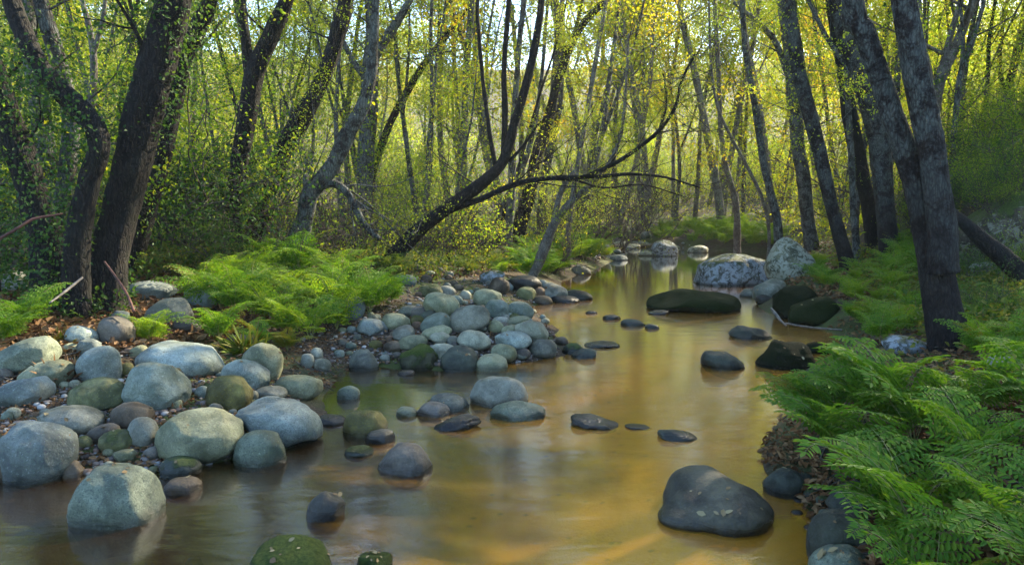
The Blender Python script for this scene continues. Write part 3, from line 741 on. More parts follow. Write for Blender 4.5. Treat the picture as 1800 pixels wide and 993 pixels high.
# drowned stones on the bed
for i, q in enumerate(px_in([(20,880),(260,940),(420,840),(520,830),(560,900),(300,990),(60,990)], 16, 9)):
    w = rng.uniform(30, 110)
    R_(q[0], q[1], w, w*.4, 0, 'db', 's', 'stone lying under the shallow water of the stream bed', sub=3, group='drowned stones of the stream bed', name='drowned_stone', cat='stone', k=-1.05-.6*rng.random())

# ------------------------------------------------------------------ gravel and litter
def gravel(name, polypx, n, smin, smax, mats, label, seed, under=False):
    V0, T0 = ICO[2]; r = np.random.default_rng(seed); G = Geo()
    pts = px_in(polypx, n, seed)
    px = np.array(pts); d = np.array([ray(*q) for q in px])
    # bank points: intersect with terrain by a few fixed-point steps
    t = -1.45/d[:, 2]
    for _ in range(30):
        p = CAM+d*t[:, None]; h = height(p[:, 0], p[:, 1]); t = t*.4+.6*((h-1.6)/d[:, 2])
    p = CAM+d*t[:, None]; p[:, 2] = height(p[:, 0], p[:, 1])
    ok = (p[:, 2] > .0) | under; p = p[ok]
    for q in p:
        s = smin*(smax/smin)**(r.random()**1.8)
        a = np.array([s, s*r.uniform(.6, 1), s*r.uniform(.35, .7)])
        V = V0*a*(1+.12*snoise(V0, sines(int(r.integers(1e6)), 4, 1, 2.5)))[:, None]
        y = r.uniform(0, 6.28); V = V@np.array([[math.cos(y), math.sin(y), 0], [-math.sin(y), math.cos(y), 0], [0, 0, 1]])
        G.add(V+q+np.array([0, 0, a[2]*.35]), T=T0)
    return tag(link(name, G.mesh(name), mats), label, name.replace('_', ' '), kind='stuff')
def gravel_mat():
    N = NT('gravel'); g = N.t.nodes.new('ShaderNodeNewGeometry')
    c = N.ramp(g.outputs['Random Per Island'], [(0, (.05,.038,.03)), (.3, (.12,.10,.085)), (.55, (.19,.12,.08)), (.8, (.20,.21,.20)), (1, (.36,.35,.32))])
    return N.done(N.pbsdf(c, .8, N.bump(N.noise(N.coord(), 60, 3), .4, .005), .3))
gmat = gravel_mat()
gravel('gravel', [(520,600),(600,560),(720,480),(880,480),(960,520),(980,625),(860,645),(640,640),(560,660)], 2600, .008, .04, gmat, 'dark brown gravel between the cobbles of the spit', 31)
gravel('bank_gravel', [(0,640),(150,590),(300,640),(560,680),(500,720),(420,810),(300,840),(150,838),(0,830)], 2400, .008, .038, gmat, 'dark gravel between the big boulders', 32)
gravel('far_gravel', [(1040,460),(1062,424),(1220,430),(1330,440),(1150,447)], 500, .03, .12, gmat, 'sunlit gravel at the head of the pool', 33)
def scatter(polypx, n, seed):
    px = np.array(px_in(polypx, n, seed)); d = np.array([ray(*q) for q in px]); d[:, 2] = np.minimum(d[:, 2], -.012)
    t = -1.3/d[:, 2]
    for _ in range(40):
        p = CAM+d*t[:, None]; h = height(p[:, 0], p[:, 1]); t = t*.5+.5*((h-1.6)/d[:, 2]); t = np.clip(t, 1, 90)
    p = CAM+d*t[:, None]; p[:, 2] = height(p[:, 0], p[:, 1]); return p[(p[:, 2] > .0) & ((p[:, 1] > 14) | (px[:, 1] > 431))]
def litter(name, polypx, n, L, mat, label, seed, lift=.02, up=.5, fine=True):
    r = np.random.default_rng(seed); p = scatter(polypx, n, seed); k = len(p)
    p[:, 2] += r.random(k)*lift+.004
    G = Geo(); nr = rdir(k, 2.2, r); d = rdir(k, 0, r); d[:, 2] *= up
    s = L*r.uniform(.6, 1.4, k); add_leaves(G, p, d, nr, s, s*r.uniform(.45, .7, k), fine, .15, .25)
    return tag(link(name, G.mesh(name, False), M[mat]), label, name.replace('_', ' '), kind='stuff')
litter('leaf_litter', [(0,600),(0,840),(300,840),(560,690),(700,640),(980,600),(960,500),(900,470),(600,470),(300,560)], 9000, .035, 'litter', 'fallen brown leaves between the cobbles', 41)
litter('bank_litter', [(1330,660),(1480,560),(1800,560),(1800,1150),(1500,1150),(1400,880),(1330,800)], 9000, .045, 'litter', 'fallen brown leaves under the ferns', 42, .04)
litter('forest_litter', [(0,420),(1000,400),(1000,470),(700,500),(400,600),(0,640)], 14000, .075, 'litter', 'leaf litter on the forest floor', 43, .05)
litter('far_litter', [(1200,405),(1800,400),(1800,560),(1400,520)], 6000, .08, 'litter', 'leaf litter on the fern bank', 44, .05)

# fallen leaves lying on the stones
g = np.random.default_rng(404); G = Geo()
for o, V, w, cat in LEAFY:
    if w < 50 or cat != 'rock': continue
    me = o.data; lab = o['label']; n = 11 if 'sprinkled' in lab or 'saddle' in lab or 'moss-covered' in lab or 'at the bottom edge' in lab else int(w/30*g.random()*1.6)
    nz = np.empty(len(me.vertices)*3, np.float32); me.vertices.foreach_get('normal', nz); nz = nz.reshape(-1, 3)
    ok = np.where((nz[:, 2] > .62) & (V[:, 2] > .06))[0]
    if len(ok) == 0 or n == 0: continue
    c = V[g.choice(ok)]
    wt = np.exp(-((V[ok]-c)**2).sum(1)/(2*.25**2))+.05
    i = g.choice(ok, n, p=wt/wt.sum()); N_ = nz[i]
    s = np.exp(g.uniform(math.log(.012), math.log(.055), n))
    add_leaves(G, V[i]+N_*.004, unit(np.cross(N_, rdir(n, 0, g))), unit(N_+g.normal(size=(n, 3))*.25), s, s*.55, True, .15, -.1)
tag(link('fallen_leaves', G.mesh('fallen_leaves', False), leaf_mat('dead_leaf', [(.10,.06,.03),(.22,.15,.07),(.30,.26,.14),(.08,.04,.02)], .15, (1,1,1), .3)), 'dry fallen leaves lying on the stones', 'leaves', kind='stuff')
# ------------------------------------------------------------------ trees
def branch(G, leafpts, p0, dirn, L, r0, g, depth=0, curl=.35, upb=.15, nsub=4, sides=5):
    n = 7; pts = [p0]; d = unit(np.array(dirn, float))
    for i in range(n-1):
        d = unit(d+g.normal(size=3)*curl*.5+np.array([0, 0, upb*.5])); pts.append(pts[-1]+d*L/(n-1))
    pts = np.array(pts); rad = np.linspace(r0, r0*.25, n)
    tube(G, pts, rad, sides if depth == 0 else 4 if depth == 1 else 3, cap=False)
    if depth < 2 and nsub:
        for k in range(nsub):
            i = int(g.integers(2, n)) if depth == 0 else int(g.integers(1, n))
            dd = unit(unit(pts[min(i, n-1)]-pts[i-1])+g.normal(size=3)*.75)
            branch(G, leafpts, pts[i], dd, L*g.uniform(.35, .6), max(r0*.45, .003), g, depth+1, curl*1.2, upb, max(2, nsub-1), sides)
    if depth >= 1:
        leafpts.append((pts[2:], np.repeat([pts[-1]-pts[0]], n-2, 0)))
def leaf_cloud(leafpts, total, L, g, spread, fine=False, name='crown', up=.9):
    A = np.concatenate([a for a, _ in leafpts]); D = unit(np.concatenate([b for _, b in leafpts]))
    i = g.integers(0, len(A), total)
    w = g.random(total)[:, None]; j = np.minimum(i+1, len(A)-1)
    far = np.linalg.norm(A[i]-A[j], axis=1) > 1.2
    base = np.where(far[:, None], A[i], A[i]*(1-w)+A[j]*w)
    pos = base+g.normal(size=(total, 3))*spread*np.array([1, 1, .6])
    d = unit(D[i]*.5+g.normal(size=(total, 3))*.8-np.array([0, 0, .25]))
    nr = unit(g.normal(size=(total, 3))+np.array([0, 0, up]))
    G = Geo(); s = L*g.uniform(.6, 1.35, total)
    add_leaves(G, pos, d, nr, s, s*g.uniform(.5, .75, total), fine, .2, .15)
    return G.mesh(name, False)
def tree(label, stems, Y=None, bark='bark_grey', ext=6.0, rough=.12, crown=('leaf_mid', 3000, .075), limbs=(), shoots=None, low=3, lean=0.0,
         group=None, cat='tree', name='tree', sides=18, fine=False, seed=None, flare=.35, nbr=9, brl=(1.6, 3.4), topfrac=.35, side_bias=(0, 0, 0), stem_gap=0.0, ridge=0.0):
    """stems: list of point lists (px, py, width px); the first starts at the ground. limbs: the same, forking from a stem."""
    g = np.random.default_rng(seed if seed is not None else int(stems[0][0][0]*13+stems[0][0][1]))
    b = stems[0][0]
    if Y is None: Y = min(hit(b[0], b[1])[1], 24)
    print('TREE', label[:40], round(Y, 1))
    base = P(b[0], b[1], Y); zg = float(height(base[0], base[1]))
    root = empty(name, (base[0], base[1], zg), label, cat, group)
    off = np.array([base[0], base[1], zg])
    G = Geo(); L = Geo(); lp = []
    def world(pts, dy=0):
        y0 = Y+dy
        W = []; Rr = []
        for (px, py, w) in pts:
            yy = y0+lean*max(0, (375-py)/FPX*y0)
            W.append(P(px, py, yy)); Rr.append(w*.84/2*yy/FPX)
        return np.array(W), np.array(Rr)
    for si, st in enumerate(stems):
        W, Rr = world(st, -si*stem_gap)
        if si == 0:
            W = np.vstack([[W[0]+np.array([0, 0, min(-.05, zg-.25-W[0][2])])], W]); Rr = np.r_[Rr[0]*1.08, Rr]
        nvis = len(W)
        if ext > 0 and st[-1][1] <= 8:
            d = unit(W[-1]-W[-2]); p = W[-1].copy(); r = Rr[-1]; E = []; ER = []
            for k in range(5):
                d = unit(d*.85+np.array([0, 0, .16])+g.normal(size=3)*.09); p = p+d*ext/5; r = r*.76
                E.append(p.copy()); ER.append(max(r, .012))
            W = np.vstack([W, E]); Rr = np.r_[Rr, ER]
        n = max(14, int(np.linalg.norm(np.diff(W, axis=0), axis=1).sum()/.09)); n = min(n, 130)
        if ridge: n = 420
        S, SR = smoothline(W, Rr, n)
        S += np.stack([snoise(S*1.0, sines(int(g.integers(1e6)), 6, 1.0, 4))*SR*(.12 if ridge else .35) for _ in range(2)]+[np.zeros(n)], -1)
        tube(G, S-off, SR, sides, rough, int(g.integers(1e6)), flare=flare if si == 0 else 0, ridge=ridge)
        if ext > 0 and crown:
            i0 = int(n*(1-topfrac)) if st[-1][1] <= 8 else int(n*.75)
            for k in range(nbr):
                i = int(g.integers(i0, n)); a = g.uniform(0, 6.283)
                dd = np.array([math.cos(a), math.sin(a), g.uniform(.1, .8)])+np.array(side_bias)
                branch(L, lp, S[i]-off, dd, g.uniform(*brl)*(1-.4*(i-i0)/max(1, n-i0)), max(SR[i]*.5, .012), g)
        for k in range(low):
            i = int(g.integers(int(n*.2), int(n*.7))); a = g.uniform(0, 6.283)
            l2 = lp if crown else []
            branch(L, l2, S[i]-off, (math.cos(a), math.sin(a)*.6, g.uniform(.0, .7)), g.uniform(.6, 1.6), max(SR[i]*.16, .006), g, nsub=3)
        if shoots and si in shoots[4]:
            mat, cnt, size, rr, _, (fa, fb) = shoots; cnt = int(cnt*1.9)
            i = g.integers(int(n*fa), max(int(n*fb), int(n*fa)+1), cnt); a = g.uniform(0, 6.283, cnt)
            out = np.stack([np.cos(a), np.sin(a), g.normal(size=cnt)*.3], -1)
            cl = .55+.6*snoise(S[i]*1.0+out, sines(3, 12, 1.5, 7))
            kp = cl > .52; i, out, cl, a = i[kp], out[kp], cl[kp], a[kp]; cnt = len(i)
            rad = SR[i]*1.0+np.abs(g.normal(size=cnt))*rr*np.clip(cl*1.35, .1, 2.2)
            pos = S[i]+out*rad[:, None]-off
            GG = Geo(); s = size*g.uniform(.55, 1.3, cnt)
            add_leaves(GG, pos, unit(out*.6+g.normal(size=(cnt, 3))*.7-np.array([0, 0, .4])), unit(out+g.normal(size=(cnt, 3))*.6+np.array([0, 0, .7])), s, s*.62, True, .15, .2)
            link('leafy_shoots', GG.mesh('leafy_shoots', False), M[mat], root)
    for li in limbs:
        W, Rr = world(li)
        n = max(12, int(np.linalg.norm(np.diff(W, axis=0), axis=1).sum()/.10)); n = min(n, 90)
        S, SR = smoothline(W, Rr, n)
        tube(L, S-off, SR, 10, rough*.6, int(g.integers(1e6)))
        for k in range(max(4, int(n/2.2))):
            i = int(g.integers(int(n*.25), n)); t = unit(S[min(i+1, n-1)]-S[i-1])
            branch(L, lp if crown else [], S[i]-off, unit(t*.7+g.normal(size=3)*.7), g.uniform(.45, 1.5)*min(1.5, Y/9), max(SR[i]*.25, .004), g, nsub=3)
    link('trunk', G.mesh('trunk'), M[bark], root)
    if L.V: link('branches', L.mesh('branches'), M[bark if bark != 'bark_alder' else 'bark_grey'], root)
    if crown and lp:
        link('crown', leaf_cloud(lp, crown[1], crown[2], g, crown[2]*2.0+.03, fine), M[crown[0]], root)
    return root
DARK = ('leaf_dark', 2600, .045); MID = ('leaf_mid', 5000, .045); YEL = ('leaf_soft', 6000, .036)
T = tree
YEL3 = ('leaf_lime', 12000, .048)
# dark leafy cluster on the cobble bank
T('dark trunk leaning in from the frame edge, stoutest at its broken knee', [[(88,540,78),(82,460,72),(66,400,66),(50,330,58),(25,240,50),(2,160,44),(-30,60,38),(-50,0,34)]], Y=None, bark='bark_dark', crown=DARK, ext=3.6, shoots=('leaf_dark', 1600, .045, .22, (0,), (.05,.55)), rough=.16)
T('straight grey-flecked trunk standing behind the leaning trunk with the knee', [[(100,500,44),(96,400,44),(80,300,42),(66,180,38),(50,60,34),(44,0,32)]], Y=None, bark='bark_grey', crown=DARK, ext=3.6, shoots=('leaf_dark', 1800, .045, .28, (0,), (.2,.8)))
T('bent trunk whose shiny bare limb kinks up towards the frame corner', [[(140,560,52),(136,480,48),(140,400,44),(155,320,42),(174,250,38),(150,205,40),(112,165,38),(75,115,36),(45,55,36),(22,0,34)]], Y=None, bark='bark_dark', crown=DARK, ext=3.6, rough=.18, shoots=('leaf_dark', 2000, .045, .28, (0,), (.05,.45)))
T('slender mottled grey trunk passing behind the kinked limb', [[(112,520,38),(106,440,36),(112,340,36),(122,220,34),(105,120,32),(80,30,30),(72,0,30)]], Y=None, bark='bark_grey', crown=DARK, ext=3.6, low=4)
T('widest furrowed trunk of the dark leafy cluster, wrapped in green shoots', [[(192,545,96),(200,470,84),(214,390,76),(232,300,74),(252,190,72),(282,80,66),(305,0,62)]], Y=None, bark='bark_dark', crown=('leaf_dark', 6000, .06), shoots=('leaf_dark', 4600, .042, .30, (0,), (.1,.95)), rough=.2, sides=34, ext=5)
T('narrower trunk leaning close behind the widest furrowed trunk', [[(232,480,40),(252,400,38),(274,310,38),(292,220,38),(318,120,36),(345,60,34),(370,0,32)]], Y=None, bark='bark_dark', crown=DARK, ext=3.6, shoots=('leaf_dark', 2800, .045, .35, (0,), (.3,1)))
T('thin pale forked trunk lit in the gap above the kinked limb', [[(160,470,16),(158,300,16),(158,200,15),(163,100,13),(142,0,9)], [(163,100,11),(178,50,9),(186,0,8)]], Y=11, bark='bark_pale', crown=MID, flare=0)
T('black trunk with a forked top behind the fern bed', [[(408,460,42),(412,380,36),(422,300,36),(436,210,38),(446,130,36),(474,60,32),(500,0,30)], [(442,150,24),(434,90,22),(425,0,20)]], Y=None, bark='bark_dark', crown=MID, shoots=('leaf_mid', 900, .07, .3, (0,1), (.4,1)), rough=.18)
T('bare dark trunk leaning up to the right behind the fern bed', [[(440,450,44),(450,395,40),(468,340,38),(496,275,38),(540,190,36),(580,105,34),(606,30,32),(612,0,30)]], Y=None, bark='bark_dark', crown=YEL, rough=.14, low=6)
T('old twisted stump-like trunk with a drooping arched limb', [[(508,470,44),(520,430,36),(536,385,32),(545,345,34),(560,322,34),(585,290,30),(610,240,30),(636,190,26),(650,130,22),(656,60,20),(660,0,18)]], Y=None, bark='bark_grey', crown=YEL, rough=.22,
  limbs=[[(556,330,18),(585,322,17),(610,338,16),(625,365,16),(640,395,14),(665,420,11)], [(548,345,16),(538,325,14),(536,305,8)]], shoots=('leaf_yellow', 500, .06, .25, (0,), (.3,.9)))
T('ivy covered upright trunk dividing high up beside a white sky gap', [[(640,430,34),(642,360,32),(644,280,32),(646,200,34),(650,120,32),(652,60,26),(650,0,24)], [(650,110,22),(676,70,20),(700,35,16),(722,0,13)]], Y=None, bark='bark_grey', crown=YEL, rough=.16, shoots=('leaf_mid', 2200, .065, .28, (0,), (.15,.75)),
  limbs=[[(646,140,16),(622,110,12),(600,68,9),(570,30,6)]])
T('slim diagonal trunk rising from the ivy covered trunk to the top edge', [[(652,360,12),(660,290,16),(680,225,16),(706,175,15),(740,120,14),(785,65,13),(832,0,12)]], Y=None, bark='bark_dark', crown=YEL, flare=0)
T('upright grey trunk thick as an arm with a curved foot', [[(852,440,22),(838,400,20),(822,370,16),(816,320,15),(818,220,15),(820,120,14),(826,40,13),(828,0,12)]], Y=None, bark='bark_grey', crown=YEL, low=5)
T('dark trunk arching out of the bank, with a long low limb over the stream',
  [[(682,466,36),(702,440,32),(735,403,30),(770,376,28),(810,348,27),(850,318,25),(878,292,24),(892,262,22),(902,225,20),(918,170,18),(934,110,16),(946,50,14),(952,0,13)], [(884,286,12),(888,200,12),(886,120,11),(894,0,10)], [(872,296,10),(862,240,9),(850,150,8),(842,60,8),(840,0,7)]], Y=None, bark='bark_dark', crown=YEL, rough=.12, low=2, sides=22,
  limbs=[[(765,384,14),(800,366,14),(850,348,13),(895,328,12),(940,316,11),(1000,312,10),(1060,310,8),(1110,306,7),(1170,312,5),(1230,330,3)],
         [(960,313,10),(1020,312,9),(1075,290,9),(1120,262,8),(1160,228,8),(1186,190,7),(1196,150,6),(1206,125,5),(1222,95,4)],
         [(1160,228,6),(1172,180,4),(1166,130,3)], [(1000,312,5),(1060,330,4),(1130,325,3),(1200,345,2)], [(895,285,8),(925,250,5),(950,215,4),(990,190,3)]])
T('spotted dark trunk standing behind the arched trunk', [[(893,450,20),(895,400,19),(900,330,17),(900,250,14),(908,150,12),(916,60,11),(922,0,10)]], Y=None, bark='bark_grey', crown=YEL)
T('dark leaning trunk whose top bends away over the stream', [[(905,440,34),(918,380,30),(935,320,28),(952,250,26),(970,190,22),(988,130,19),(1004,75,17),(1030,35,15),(1072,-4,12)]], Y=None, bark='bark_dark', crown=YEL3, ext=9, brl=(2, 5), nbr=14, side_bias=(.5, -.2, 0), rough=.15, shoots=('leaf_mid', 500, .06, .15, (0,), (.3,.8)), limbs=[[(990,130,10),(1010,60,9),(1024,0,7)]])
T('twin straight pale-spotted trunks crossing the bent dark trunk', [[(948,420,18),(955,330,17),(968,230,16),(976,140,15),(980,60,13),(978,0,12)], [(962,300,12),(984,180,11),(990,80,10),(988,0,9)]], Y=None, bark='bark_grey', crown=YEL)
T('short pale leaning trunk rising from the tall ferns', [[(932,492,20),(944,468,20),(958,432,22),(972,400,20),(992,368,15),(1020,340,12),(1060,300,9),(1090,240,7),(1100,150,5),(1105,60,4)]], Y=None, bark='bark_pale', crown=YEL, ext=2, low=5, limbs=[[(972,400,14),(985,340,12),(1010,300,8)]])
T('slim blue-grey trunk fading into the sunlit leaves above the pool', [[(1000,400,11),(1015,300,10),(1035,190,10),(1050,90,9),(1064,0,8)]], Y=19, bark='bark_pale', crown=YEL, flare=0)
T('dark low trunk behind the spotted trunk over the tall ferns', [[(870,440,18),(876,390,18),(890,350,16),(915,300,12),(935,240,10),(950,150,8),(958,60,7),(962,0,6)]], Y=None, bark='bark_grey', crown=YEL, flare=0)
# fern bank
T('massive double trunk with plated bark and white lichen, closest to the stream',
  [[(1668,612,74),(1654,520,65),(1642,450,58),(1626,380,53),(1607,310,48),(1578,230,44),(1551,150,41),(1520,60,40),(1498,0,39)],
   [(1662,480,56),(1655,390,55),(1646,320,53),(1636,240,52),(1618,160,50),(1600,70,48),(1587,0,47)]], Y=None, bark='bark_alder', crown=('leaf_mid', 4500, .07), rough=.09, sides=150, ext=8, low=0, flare=.35, ridge=.075, stem_gap=.22, nbr=14, brl=(2, 4.5), side_bias=(-.7, 0, 0))
T('slim leaning trunk with a white-flecked side at the head of the fern slope', [[(1492,474,30),(1478,420,28),(1462,360,27),(1444,290,27),(1424,210,28),(1408,140,28),(1396,70,28),(1384,0,28)]], Y=None, bark='bark_alder', crown=YEL3, ext=9, brl=(2, 5), nbr=14, side_bias=(-.8, 0, 0), sides=26, low=2)
T('straight green-tinged trunk standing behind the slim leaning one', [[(1424,440,28),(1416,380,28),(1408,300,30),(1398,210,28),(1388,120,24),(1378,40,20),(1374,0,18)]], Y=None, bark='bark_grey', crown=MID, shoots=('leaf_mid', 500, .06, .08, (0,), (.2,.9)), limbs=[[(1384,130,13),(1366,80,12),(1345,52,11),(1318,28,9),(1290,5,7)]])
T('dark trunk with a wide skirt of bark standing beside the double trunk', [[(1572,452,44),(1560,390,38),(1548,320,38),(1536,250,38),(1518,170,36),(1494,80,36),(1474,0,36)]], Y=None, bark='bark_alder', crown=YEL3, ext=9, brl=(2, 5), nbr=14, side_bias=(-.8, 0, 0), sides=26, limbs=[[(1560,330,10),(1530,200,10),(1490,120,10),(1455,70,9),(1420,0,8)]])
T('darker trunk tucked behind the one with the bark skirt', [[(1542,430,32),(1528,360,32),(1510,290,30),(1496,210,28),(1484,130,26),(1470,50,22),(1462,0,20)]], Y=None, bark='bark_dark', crown=MID, shoots=('leaf_dark', 500, .07, .4, (0,), (.5,.9)))
T('thin grey trunk between the slim leaning trunk and the dark trunks', [[(1504,430,15),(1500,360,14),(1497,300,13),(1490,200,12),(1486,100,11),(1480,0,10)]], Y=15, bark='bark_grey', crown=YEL, flare=0)
T('tall slim sunlit-edged trunk beyond the lichened boulders', [[(1368,414,18),(1356,350,16),(1342,280,15),(1328,200,14),(1314,110,12),(1304,0,10)]], Y=19, bark='bark_grey', crown=YEL)
T('curved thin trunk bowing away from the pool below gold leaves', [[(1352,408,7),(1340,350,7),(1312,290,7),(1285,240,6),(1262,190,6),(1250,120,5),(1246,0,4)]], Y=21, bark='bark_pale', crown=YEL, flare=0)
T('reddish-footed slender trunk on the far fern shore', [[(1298,408,15),(1292,350,13),(1276,290,11),(1268,220,10),(1262,120,9),(1256,0,8)]], Y=25, bark='bark_pale', crown=('leaf_gold', 3500, .10), flare=0)
T('pale many-limbed tree spreading behind the double trunk', [[(1625,330,30),(1630,270,30),(1636,200,28),(1650,140,22),(1680,80,18),(1712,0,15)], [(1636,200,16),(1634,140,14),(1622,80,13),(1616,0,11)], [(1650,150,14),(1672,60,12),(1690,0,10)]], Y=15, bark='bark_pale', crown=('leaf_dark', 5000, .07), rough=.1, nbr=12, topfrac=.7)
T('slim forked dark tree on the slope above the rock ledge', [[(1676,330,13),(1678,260,12),(1682,190,11),(1690,120,10),(1704,90,9),(1722,30,8),(1730,0,7)], [(1690,120,8),(1692,60,7),(1686,0,6)]], Y=None, bark='bark_grey', crown=('leaf_dark', 4500, .06), nbr=12, topfrac=.7, flare=0)
T('dark branching tree at the frame edge above the rock ledge', [[(1758,260,18),(1766,200,17),(1776,140,15),(1790,90,14),(1812,30,12),(1825,0,11)], [(1770,180,10),(1758,120,8),(1762,60,7),(1770,0,6)]], Y=None, bark='bark_dark', crown=('leaf_mid', 4500, .06), nbr=12, topfrac=.7)
# unnamed slim trunks in the middle wood: copies of a few grown ones (each a tree of its own)
def grow(seed, h, r0, bark, mat, nleaf, L, lowc=.25, nb=16):
    g = np.random.default_rng(seed); root = empty('tree', (0, 0, 0))
    G = Geo(); Lg = Geo(); lp = []
    p = np.array([0, 0, -.4]); d = unit(np.array([g.normal()*.10, g.normal()*.10, 1])); pts = [p]
    for k in range(9): d = unit(d+g.normal(size=3)*.055+np.array([0, 0, .02])); pts.append(pts[-1]+d*(h+.4)/9)
    S, SR = smoothline(pts, np.linspace(r0, r0*.18, 10), 46)
    tube(G, S, SR, 10, .10, seed, flare=.3)
    if g.random() < .5:
        i = int(g.integers(10, 20)); p = S[i]; a = g.uniform(0, 6.28); d = unit(np.array([math.cos(a)*.35, math.sin(a)*.35, 1])); q = [p]
        for k in range(6): d = unit(d+g.normal(size=3)*.06+np.array([0, 0, .05])); q.append(q[-1]+d*(h-p[2])*.15)
        S2, R2 = smoothline(q, np.linspace(SR[i]*.7, .01, 7), 24); tube(G, S2, R2, 8, .08, seed+1)
        for k in range(6): j = int(g.integers(8, 24)); branch(Lg, lp, S2[j], (g.normal(), g.normal(), .5), g.uniform(.8, 1.8), .02, g)
    for k in range(nb):
        f = lowc+(1-lowc)*g.random()**.8; i = min(45, int(f*45)); a = g.uniform(0, 6.283)
        branch(Lg, lp, S[i], (math.cos(a), math.sin(a), g.uniform(.0, .7)), (h*.20)*g.uniform(.5, 1.2)*(1.15-.6*f), max(SR[i]*.4, .014), g)
    link('trunk', G.mesh('trunk'), M[bark], root); link('branches', Lg.mesh('branches'), M['bark_grey'], root)
    link('crown', leaf_cloud(lp, nleaf, L, g, .30), M[mat], root)
    return root
KIDS = {}
def copy_thing(src, loc, rz, s, label=None, cat=None, group=None, tilt=0):
    r = src.copy(); COL.objects.link(r); r.location = [float(c) for c in loc]; r.rotation_euler = (tilt, 0, rz); r.scale = (s, s, s)
    tag(r, label, cat, group)
    for c in KIDS[src.name]:
        k = c.copy(); COL.objects.link(k); k.parent = r
    return r
def protos(lst):
    for p in lst: KIDS[p.name] = [o for o in bpy.data.objects if o.parent == p]
    return lst
used = set()
def put(srcs, k, loc, rz, s, label, cat, group, tilt=0):
    src = srcs[k % len(srcs)]
    if src.name not in used:
        used.add(src.name); src.location = [float(c) for c in loc]; src.rotation_euler = (tilt, 0, rz); src.scale = (s, s, s); tag(src, label, cat, group); return src
    return copy_thing(src, loc, rz, s, label, cat, group, tilt)
far = protos([grow(101, 15, .13, 'bark_pale', 'leaf_lime', 6600, .10, .3), grow(102, 13, .11, 'bark_grey', 'leaf_gold', 6400, .10, .25), grow(103, 17, .15, 'bark_pale', 'leaf_yellow', 7400, .11, .35, 20),
              grow(104, 11, .10, 'bark_grey', 'leaf_lime', 6200, .10, .2), grow(105, 14, .12, 'bark_pale', 'leaf_yellow', 7000, .11, .25, 20)])
mid = protos([grow(111, 11, .085, 'bark_grey', 'leaf_lime', 4200, .06, .35, 12), grow(112, 9, .06, 'bark_grey', 'leaf_yellow', 4500, .06, .25, 12), grow(113, 12, .09, 'bark_dark', 'leaf_lime', 4200, .06, .4, 12)])
g = np.random.default_rng(77); placed = []
def free(x, y, dmin):
    return all((x-a)**2+(y-b)**2 > dmin*dmin for a, b in placed)
GAPS = [(690, 62, 22), (150, 45, 18), (430, 38, 18), (1740, 42, 18)]        # holes the photo's sky shows through: (px, half width, keep clear beyond)
n_far = 0
for att in range(6000):
    if n_far >= 150: break
    Y = 22+62*g.random()**1.15; px = g.uniform(-200, 2000)
    if g.random() < .22: Y = g.uniform(36, 50); px = g.uniform(1000, 1400)
    x = (px-900)/FPX*Y
    s_ = float(sdist(x, Y))
    if s_ < 1.2 or not free(x, Y, 1.7 if Y < 45 else 2.6): continue
    if any(abs(px-a) < w*.75 and y0 < Y < 56 for a, w, y0 in GAPS): continue
    placed.append((x, Y)); z = float(height(x, Y))
    sc = g.uniform(.8, 1.15)
    if 960 < px < 1420 and 35 < Y < 52: sc = g.uniform(1.15, 1.5)                    # the open sky above the pool
    put(far, int(g.integers(5)), (x, Y, z), g.uniform(0, 6.28), sc, 'slender tree in the crowded sunlit wood beyond the pool', 'tree', 'trees of the sunlit wood', g.normal()*.04); n_far += 1
n_mid = 0
for att in range(4000):
    if n_mid >= 66: break
    Y = g.uniform(16, 27); px = g.uniform(-100, 1900); x = (px-900)/FPX*Y
    if 900 < px < 1500 and Y < 21: continue
    s_ = float(sdist(x, Y))
    if s_ < 1.5 or not free(x, Y, 1.1): continue
    if any(abs(px-a) < w*.6 for a, w, y0 in GAPS): continue
    placed.append((x, Y)); z = float(height(x, Y))
    put(mid, int(g.integers(3)), (x, Y, z), g.uniform(0, 6.28), g.uniform(.7, 1.2), 'thin grey tree in the leafy middle wood behind the stream-side trunks', 'tree', 'thin trees of the middle wood', g.normal()*.06); n_mid += 1

# unseen trees added beyond the frame on the fern bank side to shade the stream
n = 0
for att in range(3000):
    if n >= 46: break
    x = g.uniform(6, 23); Y = g.uniform(2, 25)
    if (x/max(Y, .1)*FPX+900) < 2060 or float(sdist(x, Y)) < 2.5 or not free(x, Y, 1.7): continue
    placed.append((x, Y)); put(far if x > 12 else mid, int(g.integers(3)), (x, Y, float(height(x, Y))), g.uniform(0, 6.28), g.uniform(.85, 1.15), 'unseen slender tree added beyond the frame edge to shade the stream', 'tree', 'added shade trees beyond the frame', g.normal()*.04); n += 1
# ------------------------------------------------------------------ shrubs
def shrub(seed, h, mat, nleaf, L, name='shrub', bare=False):
    g = np.random.default_rng(seed); root = empty(name, (0, 0, 0)); Lg = Geo(); lp = []
    for k in range(9 if not bare else 14):
        a = g.uniform(0, 6.283); branch(Lg, lp, np.array([g.normal()*.1, g.normal()*.1, -.05]), (math.cos(a)*.7, math.sin(a)*.7, 1.1), h*g.uniform(.6, 1.1), .012+.004*h, g, curl=.5, upb=.05, nsub=5)
    link('stems', Lg.mesh('stems'), M['twig'], root)
    if nleaf: link('foliage', leaf_cloud(lp, nleaf, L, g, .12+.03*h), M[mat], root)
    return root
sh_y = protos([shrub(201, 2.6, 'leaf_lime', 3600, .055), shrub(202, 2.0, 'leaf_mid', 3600, .05), shrub(203, 3.4, 'leaf_yellow', 4600, .06)])
sh_d = protos([shrub(211, 1.6, 'leaf_dark', 4200, .042), shrub(212, 2.2, 'leaf_mid', 4200, .045)])
